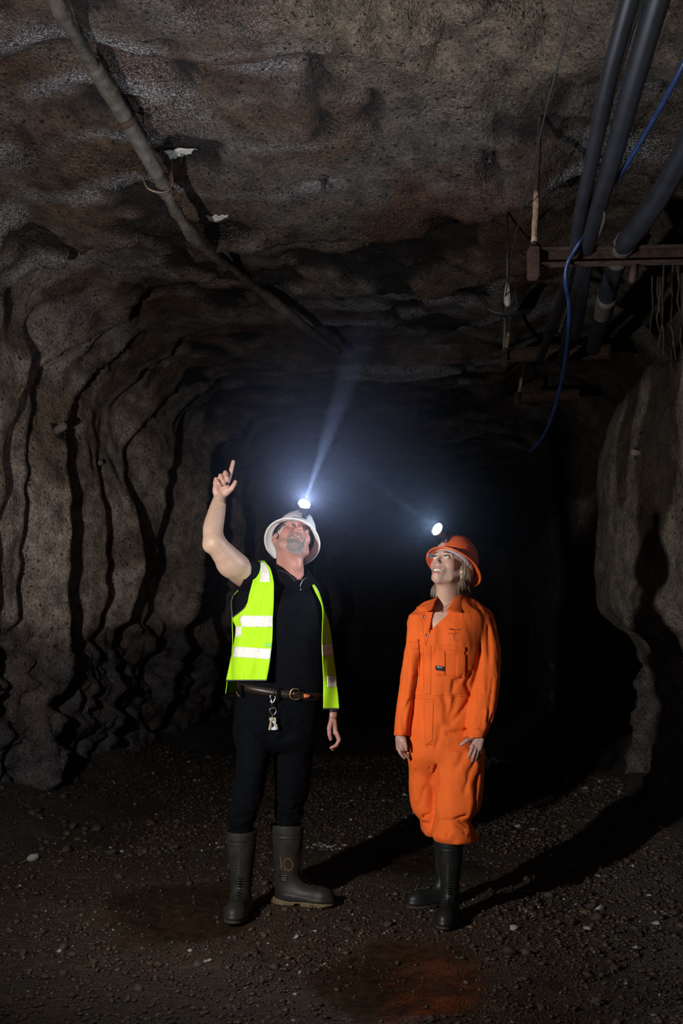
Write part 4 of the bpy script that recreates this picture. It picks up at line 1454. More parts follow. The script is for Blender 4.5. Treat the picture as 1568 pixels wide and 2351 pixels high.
def man_shirt():
    F = Field()
    F.u(sd_loft(loft_rows([(1603, 548, 742, 4.74, .118), (1560, 545, 745, 4.74, .128), (1500, 543, 749, 4.74, .138), (1440, 543, 747, 4.74, .140), (1395, 542, 744, 4.75, .135), (1362, 546, 735, 4.76, .120), (1342, 566, 722, 4.77, .10), (1322, 606, 706, 4.775, .082)]), n=2.3), 0)
    F.u(sd_chain([W(592, 1338, 4.75), W(566, 1318, 4.68), W(541, 1304, 4.615)], [.082, .080, .072]), .03)
    F.u(sd_chain([W(700, 1350, 4.79), W(720, 1372, 4.80), W(736, 1450, 4.85)], [.062, .076, .064]), .03)
    # stand collar
    F.u(sd_cone(W(667, 1330, 4.765), W(658, 1292, 4.79), .088, .080), .015)
    # sleeve ends with the arm coming out of it
    a, b = W(560, 1312, 4.665), W(536, 1300, 4.60)
    ax = (b - a) / np.linalg.norm(b - a)
    cut = sd_plane(W(547, 1306, 4.628), (ax[0] - .10, ax[1] * .3, ax[2] - .35))
    near = sd_ell(W(536, 1306, 4.60), (.12, .2, .12))
    F.s(lambda p: np.maximum(-cut(p), near(p)), 0)
    a2 = sd_cone(a, b, .066, .063)
    # neck opening
    F.s(sd_cone(W(669, 1338, 4.735), W(664, 1270, 4.74), .060, .080), .006)
    F.s(sd_chain([W(672, 1296, 4.60), W(681, 1318, 4.60), W(688, 1344, 4.605)], [.050, .034, .010]), .008)
    # hem level slopes to the front
    F.d(wrinkle((9, 9, 5), .0038, 3.0))
    F.d(wrinkle((22, 22, 12), .0013, 8.0))
    o = field_obj('shirt', F, (-.58, 4.48, .98), (.02, 5.0, 1.66), .0055, M_BLACK, MAN)
    o['label'] = 'black short-sleeved shirt with an open zipped collar'
    # turned-up collar leaves: the left edge falls from the shoulder to the throat, the right one stands beside it
    def leaf(up, lo):
        U, Lw = spline([W(*p) for p in up], 26), spline([W(*p) for p in lo], 26)
        g = []
        for v in np.linspace(0, 1, 9):
            row = U * (1 - v) + Lw * v
            row[:, 1] -= .010 * math.sin(math.pi * v)
            g.append(row)
        return sheet('collar', g, .005, M_BLACK, o)
    l1 = leaf([(617, 1290, 4.80), (624, 1285, 4.755), (640, 1297, 4.690), (658, 1311, 4.645), (674, 1326, 4.618), (687, 1340, 4.606)],
              [(606, 1318, 4.78), (612, 1318, 4.735), (628, 1326, 4.665), (646, 1338, 4.622), (666, 1350, 4.602), (686, 1360, 4.598)])
    l2 = leaf([(687, 1344, 4.606), (692, 1334, 4.614), (698, 1324, 4.640), (704, 1314, 4.690), (706, 1306, 4.75)],
              [(690, 1362, 4.598), (703, 1352, 4.610), (715, 1344, 4.645), (724, 1340, 4.69), (728, 1340, 4.75)])
    zp = mat_plain('zip_steel', (.5, .5, .52), rough=.35, metal=1.0)
    b1, b2 = bvh_of(l1), bvh_of(l2)
    seam_on('zip', b1, [(640, 1309), (652, 1313), (663, 1319), (672, 1328), (677, 1334)], 30, .0012, zp, o, .001)
    seam_on('zip', b2, [(704, 1327), (697, 1331), (692, 1338), (689, 1346), (689, 1350)], 30, .0012, zp, o, .001)
    c = onto(b2, 690, 1354, .002)
    mb = MB(); mb.box(c, (.004, .003, .010), bev=.001); mb.build('zip_puller', zp, o)
man_shirt()

def man_trousers():
    F = Field()
    F.u(sd_loft(loft_rows([(1572, 548, 738, 4.74, .122), (1610, 541, 738, 4.74, .126), (1660, 537, 730, 4.74, .128), (1705, 538, 724, 4.74, .118), (1722, 545, 718, 4.74, .09)]), n=2.3), 0)
    F.u(sd_loft(loft_rows([(1660, 537, 628, 4.70, .105), (1720, 544, 624, 4.68, .100), (1785, 538, 611, 4.66, .092), (1832, 529, 604, 4.645, .085), (1860, 522, 591, 4.635, .080), (1880, 523, 587, 4.635, .072), (1900, 528, 581, 4.643, .055), (1915, 529, 580, 4.645, .053)])), .03)
    F.u(sd_loft(loft_rows([(1655, 634, 732, 4.76, .105), (1735, 629, 719, 4.77, .100), (1780, 630, 714, 4.78, .092), (1832, 630, 706, 4.79, .085), (1860, 630, 698, 4.80, .080), (1868, 631, 697, 4.80, .072), (1886, 636, 688, 4.79, .055), (1901, 637, 687, 4.79, .053)])), .03)
    # creases: behind the knees and around the crotch
    for pts, r in (([(600, 1828, 4.57), (570, 1838, 4.545), (535, 1834, 4.56)], .006), ([(592, 1850, 4.565), (560, 1858, 4.55), (526, 1852, 4.56)], .007),
                   ([(586, 1872, 4.565), (552, 1880, 4.555), (523, 1874, 4.57)], .006), ([(702, 1832, 4.715), (665, 1838, 4.705), (634, 1832, 4.72)], .006),
                   ([(698, 1852, 4.725), (665, 1860, 4.718), (634, 1852, 4.73)], .007), ([(697, 1872, 4.735), (664, 1878, 4.73), (634, 1872, 4.74)], .005),
                   ([(625, 1705, 4.60), (595, 1690, 4.585), (565, 1664, 4.60)], .006), ([(640, 1700, 4.62), (680, 1680, 4.615), (715, 1650, 4.64)], .006)):
        F.s(sd_chain([W(*p) for p in pts], [r * .4, r * .7, r * .4]), .02)
    F.d(wrinkle((11, 11, 17), .0042, 21.0, lambda p: .5 + .9 * sstep(.66, .50, p[:, 2])))
    F.d(wrinkle((26, 26, 34), .0016, 5.0))
    o = field_obj('trousers', F, (-.60, 4.50, .33), (.0, 4.96, 1.09), .0055, M_NAVY, MAN)
    # belt loops and pocket stitching
    st = mat_plain('tan_stitching', (.25, .13, .06), rough=.8)
    MB().tube(spline([W(542, 1588, 4.655), W(547, 1596, 4.64), W(553, 1600, 4.63)], 8), .0018, seg=5).build('stitching', st, o)
    return o
TROUSERS = man_trousers()

def man_belt():
    M_LEATHER = mat_plain('dark_brown_leather', (.018, .010, .007), rough=.42, var=.35, scale=60, bump=.3, bscale=160, bdist=.001)
    grid = []
    n = 120
    lo = []
    cx, cy, rx, ry = PX(644, 1586, 4.74)[0], 4.74, .2055, .136
    for half in (-1, 1):
        row = []
        for k in range(n + 1):
            a = 2 * math.pi * k / n
            x = cx + rx * np.sign(math.cos(a)) * abs(math.cos(a)) ** .87
            y = cy + ry * np.sign(math.sin(a)) * abs(math.sin(a)) ** .87
            # the belt sits lower on the belly side
            z = 1.31 + (1450 - (1584 + 30 * ((x - cx) / rx * .45 - (y - cy) / ry * .15))) / 484.3
            row.append((x, y, z - half * .0185))
        grid.append(row)
    o = sheet('belt', grid, .005, M_LEATHER, MAN)
    o['label'] = 'dark brown leather belt'
    bx = W(683, 1597, 4.585)
    yb = 4.592
    P = lambda px, py: W(px, py, yb)
    MB().tube(spline([P(688, 1584), P(676, 1581), P(668, 1586), P(666, 1596), P(670, 1604), P(680, 1606), P(688, 1604)], 24), .0028, seg=8).build('buckle', M_BRASS, o)
    MB().tube([P(667, 1593), P(686, 1592)], .002, seg=6).build('buckle_pin', M_BRASS, o)
    tip = mat_plain('orange_leather_tip', (.55, .13, .03), rough=.5)
    mb = MB()
    mb.box(P(701, 1597.5), (.015, .004, .016), bev=.001)
    mb.add([P(706, 1593.5) + [0, -.002, 0], P(706, 1601.5) + [0, -.002, 0], P(711.5, 1597.5) + [0, -.002, 0], P(706, 1593.5) + [0, .004, 0], P(706, 1601.5) + [0, .004, 0], P(711.5, 1597.5) + [0, .004, 0]],
           [(0, 1, 2), (3, 5, 4), (0, 3, 4, 1), (1, 4, 5, 2), (2, 5, 3, 0)])
    mb.build('belt_tip', tip, o, smooth=False)
    for px in (553, 640):
        m2 = MB(); m2.box(W(px, 1586 + (px - 553) * .08, 4.63 if px < 600 else 4.594), (.012, .006, .056), bev=.002); m2.build('belt_loop', M_NAVY, o)
man_belt()
# ------------------------------------------------------------------ boots, vest, keys and hard hat of the man
M_RUBBER = mat_plain('dark_olive_rubber', (.021, .021, .018), rough=.5, spec=.3, var=.35, scale=18, bump=.15, bscale=90, bdist=.002)
M_RUBBER_B = mat_plain('black_rubber', (.011, .012, .012), rough=.45, spec=.35, var=.35, scale=18, bump=.15, bscale=90, bdist=.002)
M_SOLE = mat_plain('tan_rubber_sole', (.15, .105, .055), rough=.7, var=.4, scale=35, bump=.3, bscale=120, bdist=.003)
M_SOLE_D = mat_plain('muddy_dark_sole', (.045, .038, .028), rough=.75, var=.4, scale=35, bump=.3, bscale=120, bdist=.003)

def boot_mesh(name, mat, h=.40, w=1.0):
    F = Field()
    top = h
    F.u(sd_loft([(top, 0, .004, .070 * w, .078 * w), (top - .06, 0, .004, .069 * w, .078 * w), (top * .72, 0, .004, .066 * w, .075 * w), (top * .52, 0, .004, .056 * w, .066 * w), (top * .36, 0, .002, .048 * w, .062 * w), (.10, 0, -.004, .047 * w, .068 * w), (.05, 0, -.006, .049 * w, .07 * w), (.02, 0, -.006, .049 * w, .07 * w)]), 0)
    F.u(sd_ell((0, -.095, .046), (.049 * w, .125, .052)), .035)
    F.u(sd_ell((0, -.170, .046), (.052 * w, .062, .046)), .02)
    F.u(sd_ell((0, -.150, .028), (.052 * w, .085, .030)), .015)
    # reinforced collar, welts and heel kick
    F.d(lambda p: -.0022 * sstep(top - .062, top - .059, p[:, 2]))
    F.d(lambda p: -.0016 * (np.abs(p[:, 2] - (top - .075)) < .004))
    F.d(lambda p: -.0020 * sstep(.058, .052, p[:, 2] + .12 * np.clip(-p[:, 1] - .02, 0, .12)))
    # ribs down the shin and over the instep
    ribs = 17
    for k in range(ribs):
        t = k / (ribs - 1)
        z = top * .66 + (.082 - top * .66) * t
        if t < .72:
            yy = -(.058 + .010 * (z - .1) / .2) * w + .001 - max(0, (t - .42)) * .055
        else:
            u = (t - .72) / .28
            yy = -.079 - .060 * u
            z = .132 - .040 * u
        F.u(sd_chain([(-.018 * w, yy + .005, z - .001), (0, yy - .003, z), (.018 * w, yy + .005, z - .001)], [.0022, .0034, .0022], smooth=False), .003)
    # side gills
    for sg in (-1, 1):
        for k in range(5):
            z = top * .30 + k * .011
            F.u(sd_cone((sg * .049 * w, -.012, z), (sg * .050 * w, .016, z + .002), .003, .003), .003)
    F.s(sd_loft([(top + .05, 0, .004, .0585 * w, .0665 * w), (top - .03, 0, .004, .0580 * w, .0660 * w), (top - .036, 0, .004, .05 * w, .055 * w)]), 0)
    F.s(lambda p: p[:, 2] - .024, 0)
    return field_obj(name, F, (-.085, -.26, .0), (.085, .11, top + .02), .004, mat)

def sole_mesh(name, mat, w=1.0):
    F = Field()
    def outline(p):
        z0 = p.copy(); z0[:, 2] = 0
        d = np.minimum(sd_ell((0, -.145, 0), (.0515 * w, .090, 1.0))(z0), sd_ell((0, .012, 0), (.047 * w, .064, 1.0))(z0))
        d2 = sd_box((0, -.07, 0), (.040 * w, .10, 1.0), .01)(z0)
        h = np.clip(.5 + .5 * (d - d2) / .02, 0, 1)
        d = d * (1 - h) + d2 * h - .02 * h * (1 - h)
        lift = .010 * sstep(-.16, -.235, p[:, 1])
        return np.maximum(d, np.abs(p[:, 2] - .0145 - lift) - .0145)
    F.u(outline, 0)
    # arch in front of the heel and tread notches round the edge
    F.s(sd_box((0, -.062, 0), (.09, .016, .011), .004), .003)
    for k in range(9):
        for sg in (-1, 1):
            F.s(sd_box((sg * .055 * w, -.095 - k * .017, .0), (.009, .0042, .010), .001), .001)
    for k in range(4):
        for sg in (-1, 1):
            F.s(sd_box((sg * .052 * w, .05 - k * .024, .0), (.008, .0042, .010), .001), .001)
    return field_obj(name, F, (-.08, -.27, -.01), (.08, .10, .05), .004, mat)

def place(o, loc, yaw_deg, parent, s=1.0):
    o.parent = parent
    o.matrix_world = Matrix.Translation(loc) @ Matrix.Rotation(math.radians(yaw_deg), 4, 'Z') @ Matrix.Scale(s, 4)

def man_boots():
    # left boot of the photo: toe to the camera
    b1 = boot_mesh('boot', M_RUBBER)
    place(b1, (PX(554, 2080, 4.64)[0], 4.645, .003), -4, MAN)
    s1 = sole_mesh('sole', M_SOLE_D)
    s1.parent = b1
    b1['label'] = 'dark olive rubber boot with its toe to the camera'
    # right boot: seen from the side
    b2 = bpy.data.objects.new('boot', b1.data); link(b2)
    place(b2, (PX(661, 2075, 4.79)[0], 4.79, .003), 72, MAN)
    s2 = bpy.data.objects.new('sole', s1.data.copy()); link(s2)
    s2.data.materials.clear(); s2.data.materials.append(M_SOLE)
    s2.parent = b2
    s2['label'] = 'tan rubber sole'
    b2['label'] = 'dark olive rubber boot marked 10 seen from its side'
    bpy.context.view_layer.update()
    bv = bvh_of(b2)
    paint = mat_plain('faded_orange_paint', (.115, .048, .018), rough=.8, var=.5, scale=120)
    inv = b2.matrix_world.inverted()
    k1 = seam_on('painted_mark', bv, [(643, 1967), (645, 1980), (647, 1998)], 10, .0062, paint, b2, -.0042, default=4.75)
    k2 = seam_on('painted_mark', bv, [(660, 1971), (653, 1976), (652, 1988), (658, 1998), (668, 1998), (673, 1988), (669, 1976), (660, 1971)], 30, .0062, paint, b2, -.0042, default=4.75)
    k1.matrix_parent_inverse = k2.matrix_parent_inverse = inv
man_boots()

# ---- the safety vest -------------------------------------------------
def mat_fluo(name, col):
    m = mat_plain(name, col, rough=.8, var=.06, scale=18, bump=.3, bscale=700, bdist=.0008)
    return m
M_FLUO = mat_fluo('fluorescent_yellow_mesh', (.42, .80, .004))
M_BAND = mat_plain('silver_reflective_tape', (.80, .79, .74), rough=.38, var=.12, scale=70, bump=.35, bscale=110, bdist=.002, metal=.0)
M_PIPE = mat_plain('grey_edging', (.06, .065, .07), rough=.8)

def interp_rows(rows, py):
    A = np.array(rows, float)
    py = min(max(py, A[0, 0]), A[-1, 0])
    i = min(max(int(np.searchsorted(A[:, 0], py)) - 1, 0), len(A) - 2)
    h = A[i + 1, 0] - A[i, 0]; t = (py - A[i, 0]) / h
    out = []
    for k in range(1, A.shape[1]):
        m = np.gradient(A[:, k], A[:, 0])
        out.append((2 * t ** 3 - 3 * t ** 2 + 1) * A[i, k] + (t ** 3 - 2 * t ** 2 + t) * h * m[i] + (3 * t ** 2 - 2 * t ** 3) * A[i + 1, k] + (t ** 3 - t ** 2) * h * m[i + 1])
    return out

VL = [(1287, 592, 606), (1300, 588, 617), (1330, 581, 627), (1365, 572, 628.5), (1390, 565, 628), (1400, 557, 627.5), (1409, 546, 627), (1416, 537, 626.5), (1440, 541, 626), (1470, 538, 625), (1500, 532, 622), (1530, 526, 618), (1562, 519, 612)]
def vest_left(u, py, off=0.0):
    xl, xr = interp_rows(VL, py)
    px = xl + (xr - xl) * u
    k = 1 - ((px - 646) / 114.0) ** 2
    y = 4.735 - .158 * math.sqrt(max(k, 0.0))
    if py < 1350:                       # over the shoulder
        s = (1350 - py) / 63.0
        y = y + .075 * s ** 2 + .02 * s
    fl = max(0.0, (py - 1400) / 160.0)
    # pleat and soft folds, deeper towards the hem
    xp = 590 - 24 * (py - 1370) / 190.0
    y -= (.012 * fl + .004) * (1 / (1 + math.exp(-(px - xp) / 1.8)))
    y += .010 * (.3 + fl) * math.sin((px - xp) * .11 + .9) + .004 * math.sin(px * .23 + py * .05)
    y -= .012 * fl
    return np.array(PX(px, py, y - off))

def grid_of(S, us, pys, off=0.0):
    return [[S(u, py, off) for u in us] for py in pys]

VR = [(1331, 711, 716), (1342, 715, 731), (1352, 720, 739), (1368, 729, 742), (1385, 737, 744), (1412, 741, 750), (1435, 740, 756), (1480, 739, 762.5), (1510, 740, 766), (1550, 742, 771.5), (1590, 742, 775.5), (1627, 742, 779)]
def vest_right(u, py, off=0.0):
    xl, xr = interp_rows(VR, py)
    px = xl + (xr - xl) * u
    y = 4.655 + .010 * (py - 1400) / 200.0 + (.030 + .085 * float(sstep(1590, 1540, py))) * u ** 1.1 + .006 * math.sin(u * 5 + py * .03)
    if py < 1400:
        y += .05 * ((1400 - py) / 70.0) ** 1.6
    return np.array(PX(px, py, y - off))

def vest_back(u, py, off=0.0):
    """around the back, from the left side seam to the right one"""
    A = [(1290, 596, 712, .5), (1330, 574, 726, .8), (1368, 536, 730, 1), (1416, 533, 738, 1), (1480, 534, 742, 1), (1560, 522, 750, 1), (1592, 518, 762, 1)]
    xl, xr, q = interp_rows(A, py)
    a = math.pi * (1 - u)
    px = (xl + xr) / 2 + (xr - xl) / 2 * math.cos(a)
    y = 4.745 + (.20 * q - .02) * math.sin(a) ** .8 + off
    if py < 1368:
        y += .02
    return np.array(PX(px, py, y))

def man_vest():
    root = sheet('safety_vest', grid_of(vest_back, np.linspace(0, 1, 60), np.linspace(1338, 1592, 40)), .003, M_FLUO, MAN)
    root['label'] = 'fluorescent yellow safety vest with silver bands worn open'
    us = np.linspace(0, 1, 46)
    sheet('front_panel', grid_of(vest_left, us, np.linspace(1287, 1562, 100)), .0028, M_FLUO, root)
    sheet('front_panel', grid_of(vest_right, np.linspace(0, 1, 18), np.linspace(1331, 1627, 80)), .0028, M_FLUO, root)
    # reflective bands follow the cloth
    def band(S, u0, u1, p0, p1, slope=0.0, nu=40, nv=9, off=.0034):
        g = [[S(u, p0 + (p1 - p0) * v + slope * (u - u0), off) for u in np.linspace(u0, u1, nu)] for v in np.linspace(0, 1, nv)]
        return sheet('reflective_band', g, .0012, M_BAND, root)
    band(vest_left, .17, .995, 1413, 1439, 1.0)
    band(vest_left, .0, .15, 1438, 1462, -6, nu=10)
    band(vest_left, .03, .995, 1484, 1508, 6.0)
    band(vest_left, .35, .84, 1290, 1336, nu=12, nv=20)
    band(vest_right, .02, .97, 1481, 1507, -3, nu=14)
    band(vest_right, .30, .98, 1553, 1578, -2, nu=14)
    band(vest_right, .35, .75, 1333, 1386, nu=8, nv=20)
    # grey edging on hem and armhole, and a sewn tag
    pipe = lambda S, pts, r=.0034: MB().tube(spline([S(u, p, .001) for u, p in pts], 50), r, seg=7).build('edging', M_PIPE, root)
    pipe(vest_left, [(u, 1562) for u in np.linspace(0, 1, 24)])
    pipe(vest_left, [(0, p) for p in np.linspace(1390, 1417, 14)])
    pipe(vest_right, [(u, 1627) for u in np.linspace(0, 1, 12)])
    pipe(vest_back, [(u, 1592) for u in np.linspace(0.0, .45, 26)])
    pipe(vest_back, [(.0, p) for p in np.linspace(1366, 1416, 16)])
    tagm = mat_plain('green_printed_tag', (.25, .72, .12), rough=.6)
    g = [[vest_left(u, p + 5 * (u - .8), .004) for u in np.linspace(.82, .99, 8)] for p in np.linspace(1476, 1485, 5)]
    sheet('sewn_tag', g, .001, tagm, root)
man_vest()

# ---- watch strap
mb = MB()
mb.tube([W(763, 1631, 4.815), W(763.5, 1638, 4.81)], [.033, .032], seg=20)
_w = mb.build('wristband', mat_plain('black_strap', (.01, .01, .012), rough=.5), MAN)

# ---- key clip hanging from the belt
def key_clip():
    yk = 4.578
    P = lambda px, py, dy=0.0: W(px, py, yk + dy)
    root = bpy.data.objects.new('key_clip', None); link(root)
    root.location = P(625, 1595)
    def under(o):
        o.parent = root
        o.matrix_parent_inverse = Matrix.Translation(root.location).inverted()
        return o
    mb = MB()
    mb.tube(spline([P(623, 1596), P(620.5, 1598), P(621, 1603), P(624, 1604)], 14), [.0022, .003, .003], seg=8)
    mb.tube(spline([P(631, 1598), P(631.5, 1604), P(629, 1610), P(624.5, 1614)], 14), [.002, .0028, .003], seg=8)
    mb.tube([P(621.5, 1603), P(625.5, 1624)], [.0028, .0034], seg=8)
    under(mb.build('snap_hook', M_CHROME))
    mb = MB(); mb.tube([P(619.5, 1610, -.002), P(622, 1610, -.002)], [.0032, .0025], seg=8); under(mb.build('hook_trigger', M_CHROME))
    cord = MB().tube(spline([P(630, 1578, .012), P(630.5, 1588, .004), P(630, 1597)], 10), .0022, seg=6).build('cord', M_BLACK); under(cord)
    ring = [P(619, 1628), P(625, 1626), P(631.5, 1625.5), P(634, 1630), P(632.5, 1637), P(628, 1641), P(624, 1640), P(620.5, 1635)]
    ring = list(spline(ring + [ring[0]], 40))[:-1]
    under(MB().tube(ring, .0017, seg=8, closed=True).build('ring', M_CHROME))
    under(MB().tube([P(625, 1640), P(625, 1652, -.002)], .0014, seg=6).build('link_chain', M_CHROME))
    white = mat_plain('white_tag_card', (.62, .68, .80), rough=.5)
    mb = MB(); mb.box(P(627, 1662, .002), (.026, .0022, .056), Matrix.Rotation(math.radians(3), 3, 'Y'), bev=.0008); under(mb.build('tag', white, smooth=False))
    fob = MB(); fob.lathe([(.0001, -.0015), (.011, -.0015), (.0118, 0), (.011, .0015), (.0001, .0015)], 24, Matrix.Rotation(math.radians(90), 3, 'X'), P(623, 1664, -.002)); under(fob.build('black_fob', mat_plain('black_plastic', (.02, .022, .03), rough=.4)))
    # two keys with bow, blade and bit
    for px0, a, z in ((622.5, 12, -.005), (629, -14, -.001)):
        kb = MB()
        R = Matrix.Rotation(math.radians(a), 3, 'Y')
        c = Vector(P(px0, 1651, z))
        kb.box(c, (.018, .002, .014), R, bev=.0006)
        kb.box(c + R @ Vector((.001, 0, -.028)), (.0075, .002, .046), R, bev=.0006)
        for q in range(4):
            kb.box(c + R @ Vector((.006, 0, -.028 - q * .006)), (.005, .0018, .0028), R)
        under(kb.build('key', mat_plain('brass_key', (.52, .47, .33), rough=.35, metal=1.0), smooth=False))
    tag(root, 'steel snap hook with keys and white tag hanging at the man\'s belt', 'keys')
key_clip()

# ---- white hard hat with cap lamp
def lamp_on(hat, R, t, s, pos, foot, aim, mats, beam_w, glow_w, cable_pts, name='cap_lamp'):
    """cap lamp: bracket, housing, bezel, lit lens; the light it gives"""
    Lp = local_pt(R, t, s)
    c = Vector(pos)
    aim = Vector(aim).normalized()
    Q = aim.to_track_quat('Z', 'Y').to_matrix()
    black, metal = mats
    mb = MB()
    mb.lathe([(.006, -.034), (.018, -.030), (.024, -.012), (.029, .004), (.029, .010)], 28, Q, c)
    body = mb.build(name, black, hat)
    body['label'] = 'black cap lamp, switched on'
    bz = MB(); bz.lathe([(.0265, .008), (.0315, .008), (.0315, .015), (.0280, .016), (.0265, .012)], 32, Q, c); bz.build('bezel', metal, body)
    lens = MB(); lens.lathe([(.0275, .0105), (.026, .0140), (.016, .0172), (.002, .0185)], 28, Q, c)
    glow = mat_plain('lit_lens', (.9, .95, 1), rough=.2, emit=((.92, .96, 1.0), 60.0))
    lens.build('lens', glow, body)
    br = MB()
    base = Vector(Lp(*foot))
    mid = c - aim * .028
    br.box(base, (.026 * s, .010 * s, .042 * s), Matrix([list(map(float, r)) for r in R]), bev=.002)
    br.tube(spline([base, (base + mid) / 2 + Vector(Lp(0, -.012, 0)) - Vector(t), mid], 8), .007, seg=8)
    br.build('bracket', black, body)
    if cable_pts:
        MB().tube(spline([tuple(c - aim * .03)] + [Lp(*q) for q in cable_pts], 40), .003, seg=8).build('cable', black, body)
    col = (.80, .88, 1.0)
    sp = spot('cap_lamp_beam', tuple(c + aim * .020), tuple(c + aim * 2), beam_w, 9.0, .9, .006, col)
    spot('cap_lamp_spill', tuple(c + aim * .030), tuple(c + aim * 2), glow_w, 177, .12, .012, col)
    return c, aim

M_HATW = mat_plain('white_hat_plastic', (.72, .72, .72), rough=.34, var=.06, scale=14, coat=.2)
M_DARKP = mat_plain('black_lamp_plastic', (.012, .012, .014), rough=.4)
M_GUNM = mat_plain('dull_metal', (.3, .3, .32), rough=.3, metal=1.0)

def man_hat():
    HR = MR @ rot_yaw_pitch_roll(0, 1, 6)
    HT = np.array(MT) + MR @ np.array([.004, .014, .024]) * MS
    s = 1.02
    root = bpy.data.objects.new('hard_hat', None); link(root)
    root.location = HT
    inv = Matrix.Translation(root.location).inverted()
    sh = hat_shell(HR, HT, s, 'shell', M_HATW, brim_front=.140, brim_back=.158, brim_side=.130, dome=(.099, .120, .145))
    sh.parent = root; sh.matrix_parent_inverse = inv
    Lp = local_pt(HR, HT, s)
    # inner headband
    band = MB()
    ring = [Lp(.084 * math.cos(a), .104 * math.sin(a) + .002, -.004) for a in np.linspace(0, 2 * math.pi, 60)[:-1]]
    g = [[np.array(Lp(.085 * math.cos(a), .105 * math.sin(a) + .002, z)) for a in np.linspace(0, 2 * math.pi, 60)] for z in (-.016, .012)]
    hb = sheet('headband', g, .003, mat_plain('dark_headband', (.05, .045, .045), rough=.8), root); hb.matrix_parent_inverse = inv
    # dirt mark under the brim
    st = MB(); st.add(*tube_data([Lp(-.096, -.066, -.0245), Lp(-.080, -.088, -.0245)], .006, seg=8, flat=.25)); stt = st.build('dirt_mark', mat_plain('rust_smear', (.22, .14, .06), rough=.9), root); stt.matrix_parent_inverse = inv
    f = MR @ np.array([0, -1, 0])
    c, aim = lamp_on(root, HR, HT, s, W(697, 1161, 4.50), (.004, -.118, .045), W(835, 760, 3.7) - W(697, 1161, 4.5), (M_DARKP, M_GUNM), 1300.0, 50.0, [(.03, -.08, .135), (.035, .0, .155), (.02, .09, .12), (.0, .128, .03), (.0, .15, -.03), (.01, .15, -.16)])
    for ch in root.children:
        ch.matrix_parent_inverse = inv
    tag(root, 'white full-brim hard hat with a lit cap lamp on the pointing man', 'hard hat')
    return c, aim
MAN_LAMP = man_hat()
# ------------------------------------------------------------------ the woman in the orange coverall
WR = rot_yaw_pitch_roll(-40, 20, 1)
WS = .965
WT = W(1013.5, 1281, 4.545) - WR @ np.array([0, -.0755, -.002]) * WS
WP = dict(jaw=.93, fem=1.0, nose=.82, open=1.7, mouth=1.16, smile=.010, flush=(.50, .25, .20), lip=(.46, .17, .16))

T_ROWS = [(1372, 1000, 1066, 4.65, .06), (1388, 976, 1088, 4.65, .088), (1404, 962, 1106, 4.65, .108), (1435, 955, 1112, 4.645, .120), (1480, 951, 1106, 4.64, .124), (1540, 949, 1096, 4.635, .120), (1597, 943, 1086, 4.63, .118), (1650, 938, 1094, 4.63, .128), (1700, 937, 1102, 4.63, .132), (1745, 940, 1105, 4.635, .118), (1768, 952, 1094, 4.645, .085), (1788, 975, 1072, 4.655, .045)]
SL_ROWS = [(1412, 940, 990, 4.625, .058), (1443, 934.5, 986, 4.615, .062), (1482, 931, 976, 4.605, .060), (1520, 925, 963, 4.60, .056), (1577, 916.5, 953, 4.59, .054), (1627, 910, 946, 4.58, .053), (1689, 904.6, 937.5, 4.575, .051)]
SR_ROWS = [(1396, 1080, 1110, 4.68, .062), (1425, 1074, 1133, 4.675, .070), (1462, 1074, 1143, 4.665, .076), (1502, 1079, 1149, 4.655, .078), (1540, 1083, 1148.5, 4.64, .076), (1577, 1081, 1145.5, 4.605, .074), (1637, 1074, 1136, 4.545, .068), (1692, 1069.5, 1114.5, 4.495, .056)]
LB_ROWS = [(1720, 938, 1012, 4.68, .105), (1780, 939, 1004, 4.69, .10), (1832, 941, 1003, 4.70, .098), (1862, 949, 1004, 4.70, .095), (1884, 963, 1004, 4.70, .09), (1908, 968, 1008, 4.70, .088), (1926, 984, 1012, 4.70, .07)]
LF_ROWS = [(1720, 992, 1112, 4.60, .120), (1780, 997, 1110, 4.585, .116), (1832, 998, 1107, 4.57, .112), (1860, 998, 1100, 4.56, .108), (1884, 998, 1079, 4.555, .098), (1900, 994, 1086, 4.55, .104), (1917, 991, 1092.5, 4.55, .104), (1931, 1000, 1090, 4.55, .092), (1939, 1010, 1070, 4.55, .07)]

def front_y(rows, px, py, n=2.0):
    A = np.array(sorted(rows), float)
    xl, xr, y, ry = [np.interp(py, A[:, 0], A[:, k]) for k in (1, 2, 3, 4)]
    k = abs((px - (xl + xr) / 2) / ((xr - xl) / 2 + 1e-6))
    return y - ry * max(0.0, 1 - min(k, 1) ** n) ** (1 / n)

